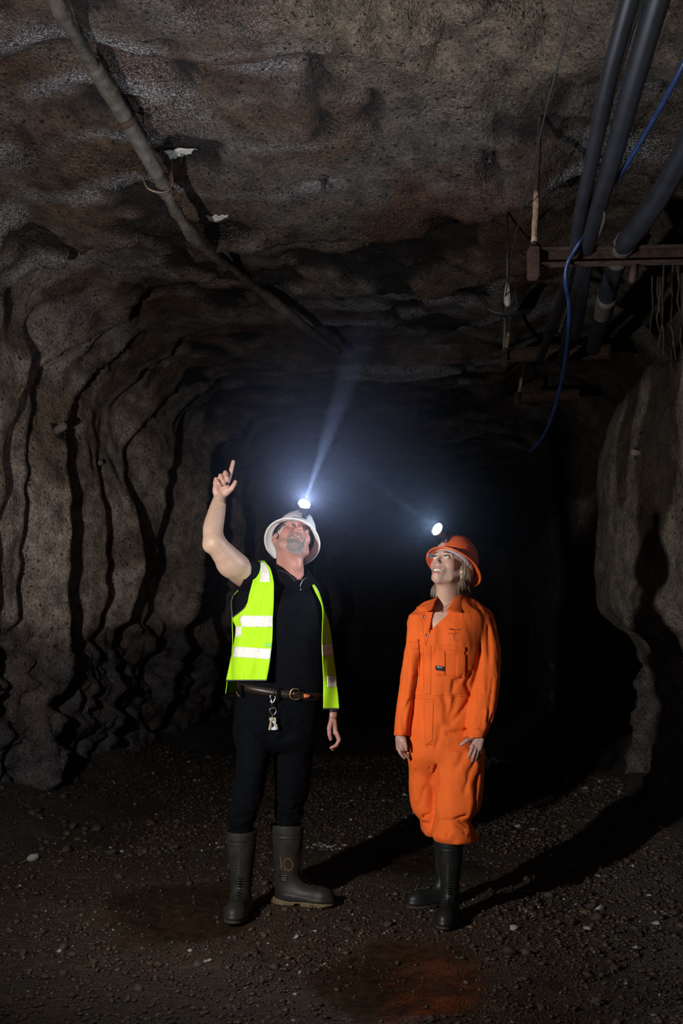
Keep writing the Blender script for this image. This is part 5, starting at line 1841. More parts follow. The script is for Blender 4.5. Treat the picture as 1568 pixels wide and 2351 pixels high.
def woman_body():
    F = Field()
    head_ops(F, WR, WT, WS, WP)
    skull = WT + WR @ np.array([0, .030, -.055]) * WS
    F.u(sd_cone(skull, W(1030, 1388, 4.655), .050, .052), .025)
    F.u(sd_cone(WT + WR @ np.array([0, -.015, -.078]) * WS, W(1022, 1378, 4.62), .036, .042), .03)
    # shoulders, chest, trunk, legs under the clothes
    F.u(sd_chain([W(972, 1420, 4.63), W(1028, 1404, 4.65), W(1090, 1418, 4.67)], [.045, .060, .05]), .03)
    F.u(sd_ell(W(1012, 1440, 4.625), (.105, .078, .10)), .03)
    F.u(sd_loft(loft_rows([(1410, 975, 1095, 4.65, .08), (1480, 962, 1092, 4.645, .09), (1540, 962, 1082, 4.64, .085), (1600, 958, 1072, 4.64, .085), (1680, 952, 1088, 4.64, .10), (1745, 956, 1090, 4.64, .09)])), .03)
    for pts in ([(980, 1740, 4.68), (992, 1840, 4.71), (1022, 1920, 4.765), (1024, 2060, 4.765)], [(1050, 1740, 4.62), (1045, 1840, 4.58), (1034, 1920, 4.535), (1034, 2070, 4.535)]):
        F.u(sd_chain([W(*p) for p in pts], [.060, .046, .034, .026]), .03)
    # arms
    F.u(sd_chain([W(966, 1428, 4.63), W(944, 1560, 4.60), W(921, 1682, 4.578), W(922, 1700, 4.575)], [.042, .034, .024, .022]), .02)
    F.u(sd_chain([W(1100, 1425, 4.68), W(1112, 1560, 4.63), W(1094, 1686, 4.495), W(1094, 1704, 4.480)], [.044, .036, .026, .024]), .02)
    f = lambda pts, a, b: finger(F, [W(*p) for p in pts], a, b)
    # hand on the left of the photo: thumb side to the camera, fingers curling in
    Y = 4.575
    F.u(sd_box(W(919, 1708, Y), (.0135, .030, .034), .012, np.array(Matrix.Rotation(math.radians(-4), 3, 'Y') @ Matrix.Rotation(math.radians(25), 3, 'Z'))), .012)
    F.u(sd_ell(W(926, 1703, Y - .018), (.014, .016, .022)), .012)
    f([(927, 1696, Y - .018), (930, 1707, Y - .038), (932, 1716, Y - .040), (932.5, 1722, Y - .038)], .0110, .0070)
    f([(916, 1720, Y - .022), (919, 1729, Y - .028), (924, 1736, Y - .026), (928.5, 1741, Y - .022)], .0088, .0058)
    f([(920, 1721, Y - .008), (925, 1730, Y - .016), (931, 1736, Y - .016), (937, 1740, Y - .012)], .0088, .0058)
    f([(922, 1722, Y + .008), (928, 1729, Y - .002), (933, 1733, Y - .006), (938, 1735, Y - .006)], .0085, .0056)
    f([(924, 1720, Y + .022), (929, 1725, Y + .010), (934, 1728, Y + .004), (938, 1729, Y)], .0075, .0050)
    # hand on the right: back of the hand to the camera
    Y = 4.472
    F.u(sd_box(W(1095, 1706, Y), (.030, .0130, .031), .012, np.array(Matrix.Rotation(math.radians(14), 3, 'Y') @ Matrix.Rotation(math.radians(-22), 3, 'Z'))), .012)
    f([(1084, 1696, Y - .004), (1072, 1700, Y - .022), (1065, 1705, Y - .026), (1059, 1709.5, Y - .024)], .0115, .0070)
    for a, b, c, d, dy in (((1085, 1714), (1081, 1725), (1077, 1734), (1075, 1741), -.014), ((1092, 1716), (1089, 1729), (1086, 1739), (1084, 1747), -.010), ((1099, 1716), (1096, 1729), (1093, 1739), (1090.5, 1747), -.002), ((1105, 1713), (1103.5, 1723), (1101, 1731), (1098, 1738), .008)):
        f([(*a, Y + dy), (*b, Y + dy - .006), (*c, Y + dy - .004), (*d, Y + dy + .004)], .0092, .0058)
    lo, hi = (.22, 4.38, .02), (.76, 4.86, 1.76)
    fine = ([(.235, .31, .0032), (.38, .54, .0022), (.56, .65, .0032)], [(4.44, 4.70, .0026)], [(1.44, 1.52, .004), (1.52, 1.68, .0022), (.71, .84, .0032)])
    o = field_obj('person', F, lo, hi, .010, M_SKIN, None, fine)
    V = np.empty(len(o.data.vertices) * 3, dtype=np.float32); o.data.vertices.foreach_get('co', V); V = V.reshape(-1, 3)
    C, q, near = head_color(V, WR, WT, WS, (.57, .37, .29), WP)
    hand = sstep(.86, .82, V[:, 2])
    C = C * (1 - hand[:, None]) + np.array([.42, .25, .21]) * hand[:, None]
    set_color(o, C)
    tag(o, 'smiling woman in an orange coverall looking up at the roof', 'person')
    return o, V, q, near
WOMAN, _WV, _wq, _wnear = woman_body()
eyes_teeth(WOMAN, WR, WT, WS, mat_eye('blue_eye', (.16, .24, .30)), (-4, 16), WP)

def woman_hair():
    N = vert_normals(WOMAN)
    rng = np.random.RandomState(8)
    q = _wq
    Rt = np.array(WR)
    M_BR = mat_plain('brown_eyebrow', (.16, .10, .06), rough=.6)
    for sg in (-1, 1):
        arch = .0175 + .004 * np.cos((np.abs(q[:, 0]) - .036) * 70) - .12 * np.clip(np.abs(q[:, 0]) - .042, 0, 1)
        m = (q[:, 0] * sg > .014) & (np.abs(q[:, 0]) < .054) & (np.abs(q[:, 2] - arch) < .0030) & (q[:, 1] < -.05) & _wnear
        idx = rng.choice(np.nonzero(m)[0], 260)
        D = N[idx] * .25 + (Rt @ np.array([sg * 1.0, .2, .25]))[None] + rng.randn(260, 3) * .12
        hair_mesh('eyebrow', _WV[idx], D, .005 * rng.uniform(.7, 1.2, 260), .0006, M_BR, WOMAN)
        # lashes along the lids
        rows, dirs = [], []
        for a in np.linspace(-.0135, .0135, 34):
            z = .0048 * math.sqrt(max(0, 1 - (a / .0142) ** 2))
            rows.append(Rt @ (np.array([sg * .0315 + a, -.0895 + 9 * a * a, -.0015 + z]) * WS) + WT)
            dirs.append(Rt @ np.array([a * 12, -.8, .55]))
        hair_mesh('eyelashes', rows, dirs, np.full(34, .0042), .0006, mat_plain('dark_lashes', (.012, .01, .01), rough=.6), WOMAN)
    # blonde hair: a soft mass behind the ear down to the collar, with loose strands
    M_BL = mat_plain('blonde_hair', (.21, .15, .10), rough=.42, var=.55, scale=60, stretch=(8, 8, .6))
    hl = local_pt(WR, WT, WS)
    V, Fc = [], []
    mb = MB()
    rng2 = random.Random(4)
    def lock(p, r, seg=6):
        mb.tube(spline(p, 14), r, seg=seg)
    # big locks on the near side (her left), from the temple band backwards and down to the collar
    for k in range(230):
        u = k / 229
        sx = .079 + .006 * rng2.random()
        start = hl(sx - .003, -.020 + .095 * u, .030 - .012 * u + .006 * rng2.random())
        mid = hl(sx + .010 + .006 * math.sin(3 * u), .002 + .070 * u, -.030 - .02 * rng2.random())
        e1 = (1053 + 26 * u + rng2.uniform(-2, 2), 1345 + rng2.uniform(-4, 4), 4.575 + .075 * u)
        e2 = (1051 + 24 * u + rng2.uniform(-4, 4), 1372 + 14 * rng2.random(), 4.612 + .07 * u)
        lock([start, mid, W(*e1), W(*e2)], [.0012, .0021, .0018, .0006], 4)
    # back mass
    for k in range(26):
        u = k / 25
        a = -1.2 + 2.4 * u
        start = hl(.066 * math.sin(a), .085 + .02 * math.cos(a), .02)
        mid = hl(.060 * math.sin(a), .098, -.06)
        e = W(1045 + 40 * math.sin(a), 1368, 4.70 - .01 * abs(a))
        lock([start, mid, e], [.004, .008, .003])
    # thin wisps in front of the ear and on the far side of the neck
    for k in range(16):
        u = rng2.random()
        start = hl(.074, -.030 + .03 * u, .018)
        e1 = (1054 + 9 * u, 1310 + 6 * u, 4.545)
        e2 = (1057 + 14 * u, 1345 + 14 * rng2.random(), 4.56)
        lock([start, hl(.083, -.016 + .03 * u, -.01), W(*e1), W(*e2)], [.0010, .0014, .0012, .0006], 4)
    for k in range(14):
        u = k / 13
        lock([hl(-.062, .05 + .02 * u, -.05), W(992 + 10 * u, 1350, 4.70), W(990 + 9 * u + rng2.uniform(-3, 3), 1368 + 6 * rng2.random(), 4.70)], [.003, .0035, .0008], 5)
    hr = mb.build('hair', M_BL, WOMAN)
    hr['label'] = 'blonde hair hanging behind the ear'
    # pearl earring
    ec = onto(bvh_of(WOMAN), 1058, 1320, .003, 4.56)
    e = MB()
    e.lathe([(.0002, -.0035), (.0028, -.002), (.0035, 0), (.0028, .002), (.0002, .0035)], 14, None, ec)
    e.lathe([(.0002, -.005), (.0036, -.003), (.0046, 0), (.0036, .003), (.0002, .005)], 14, None, ec + np.array([0, -.001, -.0085]))
    e.build('earring', mat_plain('pearl', (.75, .70, .64), rough=.2, coat=.5), WOMAN)
    # fine necklace with a drop
    ch = MB()
    bv = bvh_of(WOMAN)
    path = [onto(bv, x, y, .0015) for x, y in spline([(1001, 1381, 0), (1007, 1389, 0), (1015, 1396, 0), (1024, 1392, 0), (1033, 1386, 0)], 40)[:, :2]]
    ch.tube(path, .0009, seg=5)
    lp = [onto(bv, x, y, .002) for x, y in [(1015.5, 1397), (1013, 1402), (1015, 1407), (1017.5, 1403)]]
    lp = list(spline(lp + [lp[0]], 20))[:-1]
    ch.tube(lp, .0009, seg=5, closed=True)
    ch.build('necklace', mat_plain('rose_gold', (.65, .38, .28), rough=.25, metal=1.0), WOMAN)
woman_hair()

M_ORANGE = mat_plain('orange_drill', (.80, .125, .010), rough=.86, var=.07, scale=9, bump=.35, bscale=650, bdist=.0008)
M_ORANGE2 = mat_plain('orange_drill_double', (.78, .118, .009), rough=.86, var=.07, scale=9, bump=.35, bscale=650, bdist=.0008)
M_THREAD = mat_plain('orange_stitching', (.66, .10, .012), rough=.9)

def woman_coverall():
    F = Field()
    F.u(sd_loft(loft_rows(T_ROWS), n=2.2), 0)
    F.u(sd_ell(W(1042, 1468, 4.565), (.060, .045, .055)), .05)
    F.u(sd_ell(W(982, 1468, 4.565), (.050, .04, .055)), .05)
    F.u(sd_chain([W(985, 1408, 4.645), W(966, 1428, 4.63)], [.055, .058]), .03)
    F.u(sd_chain([W(1075, 1402, 4.67), W(1102, 1424, 4.675)], [.060, .066]), .03)
    F.u(sd_loft(loft_rows(SL_ROWS)), .018)
    F.u(sd_loft(loft_rows(SR_ROWS)), .018)
    F.u(sd_loft(loft_rows(LB_ROWS)), .045)
    F.u(sd_loft(loft_rows(LF_ROWS)), .03)
    # rolled hem that flares at the back of the front leg
    F.u(sd_chain([W(1050, 1936, 4.46), W(1075, 1932, 4.49), W(1090, 1924, 4.53)], [.010, .014, .018]), .02)
    T = lambda px, py: (px, py, front_y(T_ROWS, px, py, 2.2))
    A = lambda px, py: (px, py, front_y(SR_ROWS, px, py))
    B = lambda px, py: (px, py, front_y(SL_ROWS, px, py))
    L = lambda px, py: (px, py, front_y(LF_ROWS, px, py))
    K = lambda px, py: (px, py, front_y(LB_ROWS, px, py))
    G = [  # grooves of the cloth: (points, radius, softness)
        # between sleeve and trunk
        ([A(1075, 1450), A(1079, 1490), A(1085, 1530), A(1083, 1565), A(1080, 1605)], .006, .016),
        ([B(963, 1470), B(966, 1510), B(955, 1560), B(945, 1604)], .005, .016),
        # long folds of the near sleeve
        ([A(1102, 1420), A(1098, 1470), A(1103, 1530)], .005, .022), ([A(1120, 1440), A(1124, 1500), A(1122, 1560), A(1116, 1620)], .007, .024),
        ([A(1096, 1570), A(1100, 1620), A(1098, 1668)], .006, .02), ([A(1108, 1590), A(1110, 1640), A(1106, 1672)], .005, .018), ([A(1132, 1560), A(1126, 1610), A(1120, 1655)], .007, .018),
        ([A(1076, 1678), A(1086, 1666), A(1098, 1650)], .005, .016), ([A(1118, 1680), A(1124, 1660), A(1130, 1640)], .006, .014), ([A(1112, 1400), A(1128, 1430), A(1138, 1470)], .005, .02),
        # far sleeve
        ([B(932, 1500), B(936, 1550), B(930, 1600)], .005, .02), ([B(926, 1600), B(922, 1640), B(928, 1672)], .006, .02), ([B(940, 1610), B(930, 1632), B(926, 1650)], .005, .016),
        # trunk above the seam
        ([T(1060, 1555), T(1045, 1566), T(1038, 1590)], .006, .03), ([T(1080, 1545), T(1070, 1570), T(1076, 1594)], .006, .024), ([T(1052, 1455), T(1062, 1475), T(1070, 1490)], .004, .016),
        ([T(1020, 1600), T(1026, 1620), T(1024, 1650)], .005, .028), ([T(1046, 1602), T(1040, 1630), T(1030, 1660)], .006, .03), ([T(960, 1606), T(958, 1640), T(962, 1670)], .005, .028),
        ([T(1074, 1610), T(1056, 1640), T(1036, 1660)], .006, .026), ([T(1080, 1668), T(1060, 1680), T(1030, 1684)], .006, .024), ([T(1012, 1670), T(1008, 1700), T(1000, 1716)], .005, .024),
        # crotch
        ([L(1000, 1740), L(1003, 1752), L(997, 1770), L(990, 1790)], .007, .016), ([(978, 1712, 4.515), (988, 1714, 4.515), (994, 1708, 4.52)], .005, .014), ([(982, 1724, 4.53), (988, 1745, 4.54), (986, 1772, 4.56)], .006, .016),
        ([L(999, 1765), L(999, 1810), L(998, 1850), L(998, 1882)], .010, .014),
        ([L(1090, 1745), L(1078, 1775), L(1068, 1815)], .006, .024), ([L(1100, 1760), L(1092, 1800), L(1088, 1850)], .008, .02), ([L(1070, 1720), L(1060, 1745), L(1045, 1765)], .005, .026),
        ([K(958, 1760), K(952, 1790), K(956, 1830)], .005, .024), ([K(975, 1810), K(965, 1840), K(955, 1856)], .005, .024),
        # gathers at the knees
        ([K(962, 1884), K(976, 1872), K(990, 1866)], .008, .018), ([K(966, 1888), K(980, 1890), K(1000, 1888)], .009, .014), ([K(975, 1905), K(986, 1912), K(1000, 1908)], .006, .014),
        ([L(1006, 1882), L(1030, 1884), L(1050, 1893), L(1066, 1905)], .009, .016), ([L(1040, 1882), L(1058, 1876), L(1078, 1866)], .009, .018), ([L(1026, 1928), L(1028, 1914), L(1040, 1906)], .008, .014),
        ([L(1060, 1912), L(1074, 1918), L(1090, 1914)], .010, .012), ([L(1008, 1890), L(1004, 1908), L(1000, 1920)], .006, .016), ([L(1055, 1886), L(1070, 1896), L(1080, 1902)], .008, .014),
    ]
    for pts, r, k in G:
        F.s(sd_chain([W(*p) for p in pts], [r * .1] + [r * .62] * (len(pts) - 2) + [r * .1], smooth=False), k)
    # open front down to the breastbone, and neck hole
    F.s(sd_cone(W(1030, 1384, 4.645), W(1024, 1340, 4.63), .056, .070), .006)
    for dy in (0, .018, .034):
        F.s(sd_chain([W(1022, 1372, 4.545 + dy), W(1011, 1402, 4.530 + dy), W(998, 1428, 4.520 + dy), W(988, 1449, 4.512 + dy)], [.050, .034, .017, .004]), .003)
    F.d(wrinkle((13, 13, 7), .0042, 31.0, lambda p: .7 + .8 * sstep(.56, .46, p[:, 2])))
    F.d(wrinkle((30, 30, 16), .0011, 41.0))
    o = field_obj('coverall', F, (.225, 4.42, .355), (.745, 4.80, 1.53), .0046, M_ORANGE, WOMAN)
    o['label'] = 'orange long-sleeved coverall bunched at the knees'
    bv = bvh_of(o)
    bvb = bvh_of(WOMAN)
    # collar leaves
    def leaf(rows, name='collar'):
        g = []
        for a, b in rows:
            row = []
            for u in np.linspace(0, 1, 12):
                px, py = a[0] + (b[0] - a[0]) * u, a[1] + (b[1] - a[1]) * u
                y = a[2] + (b[2] - a[2]) * u - .012 * math.sin(math.pi * u) - .022
                row.append(W(px, py, y))
            g.append(row)
        g = np.array(g)
        # resample rows smoothly
        m = np.stack([spline(g[:, j], 16) for j in range(g.shape[1])], 1)
        return sheet(name, m, .0042, M_ORANGE2, o)
    leaf([((1052, 1359, 4.645), (1071, 1370, 4.675)), ((1043, 1374, 4.60), (1068, 1384, 4.625)), ((1034, 1389, 4.565), (1064, 1397, 4.585)), ((1024, 1403, 4.530), (1059, 1406, 4.548))])
    leaf([((1006, 1366, 4.625), (993, 1380, 4.63)), ((1001, 1376, 4.585), (978, 1390, 4.60)), ((997, 1388, 4.550), (957, 1394, 4.57)), ((991, 1402, 4.528), (966, 1404, 4.54))])
    # front placket folded open on the left, snaps
    metal = mat_plain('snap_metal', (.42, .38, .36), rough=.3, metal=1.0)
    def snap(px, py):
        c = onto(bv, px, py, .001)
        m = MB(); m.lathe([(.0001, -.001), (.0062, -.001), (.0066, .0008), (.0045, .0022), (.0040, .0012), (.0001, .0014)], 20, Matrix.Rotation(math.radians(90), 3, 'X'), c)
        m.build('snap', metal, o)
    for q in ((973, 1416), (979, 1458), (1018, 1409)):
        snap(*q)
    patch_on('placket', bv, ((976, 1484), (990, 1480), (989, 1594), (973, 1594)), 7, 40, .0008, .0014, M_ORANGE2, o)
    patch_on('placket', bv, ((974, 1606), (996, 1606), (993, 1700), (979, 1712)), 8, 30, .0008, .0014, M_ORANGE2, o)
    # pockets
    def pocket(q, nu, nv, name='pocket', off=.0018):
        p = patch_on(name, bv, q, nu, nv, off, .0028, M_ORANGE2, o)
        edge = [q[0], q[3], q[2], q[1]]
        return p
    pocket(((943, 1476), (962, 1474), (964, 1551), (944, 1552)), 10, 26)
    pocket(((1004, 1480), (1067, 1488), (1066, 1555), (1001, 1551)), 26, 26)
    pocket(((1005, 1493), (1022, 1494), (1022, 1550), (1001, 1549)), 9, 22, 'pen_pocket', .0042)
    pocket(((1049, 1505), (1068, 1503), (1067, 1555), (1048, 1555)), 10, 22, 'pen_pocket', .0042)
    flap = pocket(((943, 1474), (962, 1473), (962, 1489), (944, 1492)), 9, 7, 'pocket_flap', .0042)
    flap2 = pocket(((1003, 1478), (1068, 1486), (1068, 1496), (1003, 1489)), 26, 6, 'pocket_flap', .0042)
    # seams
    for pts in ([(942, 1602), (975, 1604), (1010, 1603), (1050, 1600), (1082, 1596)], [(943, 1596), (975, 1598), (1010, 1597), (1050, 1594), (1083, 1590)],
                [(1060, 1404), (1064, 1425), (1070, 1444)], [(968, 1416), (972, 1450), (977, 1482)], [(987, 1450), (982, 1466), (977, 1482)], [(972, 1486), (972, 1530), (973, 1594)], [(988.5, 1482), (989, 1530), (989, 1594)],
                [(905, 1684), (920, 1684), (937, 1684)], [(1070, 1686), (1090, 1687), (1113, 1688)], [(973, 1610), (974, 1660), (978, 1716)]):
        seam_on('seam', bv, pts, 40, .0011, M_THREAD, o, .0006)
    # name patch with its lettering
    bvp = bv
    dark = mat_plain('black_woven_patch', (.012, .010, .014), rough=.8)
    pt = patch_on('name_patch', bvp, ((1000.5, 1527.5), (1021, 1530.5), (1021, 1541.5), (1000.5, 1538.5)), 8, 6, .0066, .0014, dark, o)
    bvn = bvh_of(pt)
    white = mat_plain('white_lettering', (.62, .66, .70), rough=.7)
    k = 1 / 34.84
    c = lambda X, Y_: (990 + X * k, 1515 + Y_ * k)
    for stroke in ([(490, 490), (490, 620), (560, 625), (600, 570), (560, 510), (490, 490)], [(630, 650), (635, 540), (720, 655), (740, 545)], [(885, 575), (830, 555), (795, 600), (820, 660), (880, 685)]):
        m = MB(); m.tube([onto(bvn, *c(*p), .0004, 4.5) for p in stroke], .00105, seg=5); m.build('lettering', white, pt)
    # embroidered mark on the chest: a line of script over a drawn knot of lines
    emb = mat_plain('dark_red_embroidery', (.09, .004, .004), rough=.9)
    k2 = 1 / 31.36
    c2 = lambda X, Y_: (1020 + X * k2, 1435 + Y_ * k2)
    script = [[(350, 340), (390, 250), (430, 340)], [(440, 340), (465, 265), (480, 335)], [(500, 350), (530, 250)], [(545, 350), (575, 250)], [(590, 360), (610, 260)], [(620, 300), (640, 380), (665, 310)], [(680, 380), (700, 320), (715, 385)], [(735, 385), (760, 320)], [(780, 380), (800, 290)], [(850, 370), (900, 290)], [(980, 240), (990, 370), (1020, 370)], [(1050, 370), (1060, 300), (1080, 370)], [(1110, 370), (1150, 300), (1160, 375)]]
    lines = [[(260, 590), (420, 605), (590, 580), (650, 560)], [(620, 620), (650, 740), (710, 860), (735, 1010), (705, 1140)], [(700, 700), (760, 740), (840, 690), (820, 590), (760, 610), (770, 500), (820, 475), (900, 530), (1000, 600), (1140, 640)], [(760, 650), (790, 600)], [(770, 820), (780, 835)], [(825, 885), (838, 895)], [(850, 1000), (862, 1020)], [(840, 1170), (890, 1150)]]
    m = MB()
    for s_ in script + lines:
        pts = [onto(bv, *c2(*p), .0004) for p in (spline([(a, b, 0) for a, b in s_], 5 * len(s_))[:, :2])]
        m.tube(pts, .0009, seg=4)
    em = m.build('embroidery', emb, o)
    em['kind'] = 'stuff'
    return o
COVERALL = woman_coverall()

def woman_boots():
    b1 = boot_mesh('boot', M_RUBBER_B, h=.43, w=.94)
    place(b1, (PX(1034, 2090, 4.52)[0], 4.535, .003), -14, WOMAN, .90)
    s1 = sole_mesh('sole', M_SOLE_D, .94); s1.parent = b1
    b1['label'] = 'black rubber boot stepping towards the camera'
    b2 = bpy.data.objects.new('boot', b1.data); link(b2)
    place(b2, (PX(1024, 2075, 4.76)[0], 4.765, .003), -66, WOMAN, .90)
    s2 = bpy.data.objects.new('sole', s1.data); link(s2); s2.parent = b2
    b2['label'] = 'black rubber boot turned to the left behind the other'
woman_boots()

M_HATO = mat_plain('orange_hat_plastic', (.80, .12, .018), rough=.36, var=.06, scale=14, coat=.2)
def woman_hat():
    HR = WR @ rot_yaw_pitch_roll(0, 15, 0)
    HT = np.array(WT) + WR @ np.array([.002, .016, .024]) * WS + np.array([.010, 0, -.010])
    s = 1.0
    root = bpy.data.objects.new('hard_hat', None); link(root)
    root.location = HT
    inv = Matrix.Translation(root.location).inverted()
    sh = hat_shell(HR, HT, s, 'shell', M_HATO, brim_front=.142, brim_back=.158, brim_side=.128, dome=(.099, .118, .130))
    sh.parent = root
    Lp = local_pt(HR, HT, s)
    g = [[np.array(Lp(.087 * math.cos(a), .107 * math.sin(a) + .002, z - .012 * math.sin(a))) for a in np.linspace(0, 2 * math.pi, 60)] for z in (-.030, .006)]
    sheet('headband', g, .003, mat_plain('grey_headband', (.34, .32, .34), rough=.6), root)
    # rivets, sticker, red reflector, chin-strap hook
    bvs = bvh_of(sh)
    red = mat_plain('red_reflector', (.75, .015, .008), rough=.3)
    def disc(px, py, rx, rz, mat, name, ang=0.0, off=.0012):
        g = []
        for r_ in np.linspace(.02, 1, 6):
            g.append([onto(bvs, px + r_ * (rx * math.cos(a) * math.cos(ang) - rz * math.sin(a) * math.sin(ang)), py + r_ * (rx * math.cos(a) * math.sin(ang) + rz * math.sin(a) * math.cos(ang)), off) for a in np.linspace(0, 2 * math.pi, 25)])
        return sheet(name, g, .0014, mat, root)
    disc(1075, 1264, 5.0, 10.0, red, 'reflector', math.radians(-32))
    st = patch_on('sticker', bvs, ((982, 1271.5), (994.5, 1271.5), (993.5, 1281), (981, 1281)), 8, 6, .0012, .0012, mat_plain('white_sticker', (.55, .52, .50), rough=.6), root)
    bst = bvh_of(st)
    ink = mat_plain('dark_print', (.05, .05, .07), rough=.7)
    k = 1 / 52.27
    c = lambda X, Y_: (975 + X * k, 1255 + Y_ * k)
    m = MB()
    for s_ in ([(430, 980), (590, 990)], [(430, 1060), (590, 1060)], [(400, 1140), (570, 1140)], [(390, 1220), (560, 1220)], [(690, 920), (700, 1020), (780, 1060)], [(680, 1120), (650, 1270)], [(830, 960), (810, 1080)], [(900, 960), (860, 1080), (850, 1230)]):
        m.tube([onto(bst, *c(*p), .0004, 4.5) for p in s_], .0010, seg=4)
    pr = m.build('print', ink, st); pr['kind'] = 'stuff'
    # hook casts on the dome side
    MB().tube(spline([onto(bvs, x, y, .003) for x, y in ((1043, 1258), (1049, 1260), (1052, 1264), (1050, 1267))], 12), .0022, seg=6).build('strap_hook', M_DARKP, root)
    f = WR @ np.array([0, -1, 0])
    cc, aim = lamp_on(root, HR, HT, s, W(1008, 1218, 4.47), (-.004, -.116, .05), W(770, 1040, 4.0) - W(1008, 1218, 4.47), (M_DARKP, M_GUNM), 200.0, 20.0, [(-.02, -.09, .128), (-.03, .0, .148), (-.02, .09, .11), (.0, .128, .02), (.0, .15, -.04), (.01, .13, -.16)])
    for ch in root.children:
        ch.matrix_parent_inverse = inv
    tag(root, 'orange full-brim hard hat with a lit cap lamp on the woman', 'hard hat')
    return cc, aim
WOMAN_LAMP = woman_hat()
# ------------------------------------------------------------------ loose stone on the floor
M_GRAVEL = mat_plain('brown_gravel', (.1, .08, .06), rough=.55, var=.35, scale=30, bump=.4, bscale=90, bdist=.004, attr='Col')
def ico_proto(seed):
    bm = bmesh.new()
    bmesh.ops.create_icosphere(bm, subdivisions=1, radius=1.0)
    r = np.random.RandomState(seed)
    V = np.array([v.co[:] for v in bm.verts]); F = np.array([[v.index for v in f.verts] for f in bm.faces])
    bm.free()
    V = V * (1 + .30 * r.randn(len(V), 1).clip(-1.2, 1.2)) * np.array([1.25, .95, .72])
    return V.astype(np.float32), F
def ico_small(seed):
    # 8-sided chip for the fine gravel
    r = np.random.RandomState(seed)
    V = np.array([(1, 0, 0), (-1, 0, 0), (0, 1, 0), (0, -1, 0), (0, 0, 1), (0, 0, -1)], float) * (1 + .35 * r.randn(6, 1).clip(-1, 1)) + .18 * r.randn(6, 3)
    F = np.array([(0, 2, 4), (2, 1, 4), (1, 3, 4), (3, 0, 4), (2, 0, 5), (1, 2, 5), (3, 1, 5), (0, 3, 5)])
    return (V * np.array([1.1, .9, .75])).astype(np.float32), F

PALETTE = np.array([(.060, .046, .036), (.085, .058, .038), (.105, .066, .040), (.070, .062, .055), (.048, .040, .034), (.12, .088, .06), (.09, .05, .03)])
def gravel():
    r = np.random.RandomState(21)
    n = 60000
    y = 2.9 + (r.rand(n) ** 1.5) * 7.5
    u = r.uniform(-2.15, 2.15, n)
    x = u + axis_x(y)
    vis = np.abs(x) < .36 * y + .15
    x, y = x[vis], y[vis]
    mud = mud_mask(x, y)
    p = np.stack([x, y, 0 * x], -1)
    dens = .55 + .5 * fbm(p * 1.1 + 60, 3) + .5 * sstep(.4, 1.3, x) - .85 * mud
    keep = r.rand(len(x)) < np.clip(dens, .04, 1)
    x, y = x[keep], y[keep]
    n = len(x)
    s = .0055 * np.exp(.50 * r.randn(n)).clip(.45, 3.0) * (1 + .10 * (y - 4)).clip(.9, 1.7)
    s = s * (1 + .45 * sstep(.6, 1.4, x))
    z = floor_z(x, y) - .006 * mud_mask(x, y) + s * .25
    protos = [ico_small(k) for k in range(8)]
    pid = r.randint(0, 8, n)
    a = r.rand(n) * 6.283; t = r.randn(n) * .5
    VV, FF, CC = [], [], []
    off = 0
    for k, (V, F) in enumerate(protos):
        m = np.nonzero(pid == k)[0]
        ca, sa = np.cos(a[m])[:, None], np.sin(a[m])[:, None]
        ct, st = np.cos(t[m])[:, None], np.sin(t[m])[:, None]
        X, Y, Z = V[:, 0][None], V[:, 1][None], V[:, 2][None]
        Y2, Z2 = Y * ct - Z * st, Y * st + Z * ct
        X3, Y3 = X * ca - Y2 * sa, X * sa + Y2 * ca
        W_ = np.stack([X3, Y3, Z2 + 0 * X3], -1) * s[m][:, None, None] + np.stack([x[m], y[m], z[m]], -1)[:, None]
        VV.append(W_.reshape(-1, 3))
        FF.append((F[None] + (np.arange(len(m)) * len(V))[:, None, None] + off).reshape(-1, 3))
        c = PALETTE[r.randint(0, len(PALETTE), len(m))] * r.uniform(.30, .66, (len(m), 1)) * np.array([1.08, .98, .86])
        c[r.rand(len(m)) < .02] = (.26, .26, .27)
        CC.append(np.repeat(c, len(V), 0))
        off += len(m) * len(V)
    o = mesh_obj('gravel', np.vstack(VV), np.vstack(FF), M_GRAVEL, FLOOR, smooth=False)
    set_color(o, np.vstack(CC))
    o['kind'] = 'stuff'
    return o
gravel()

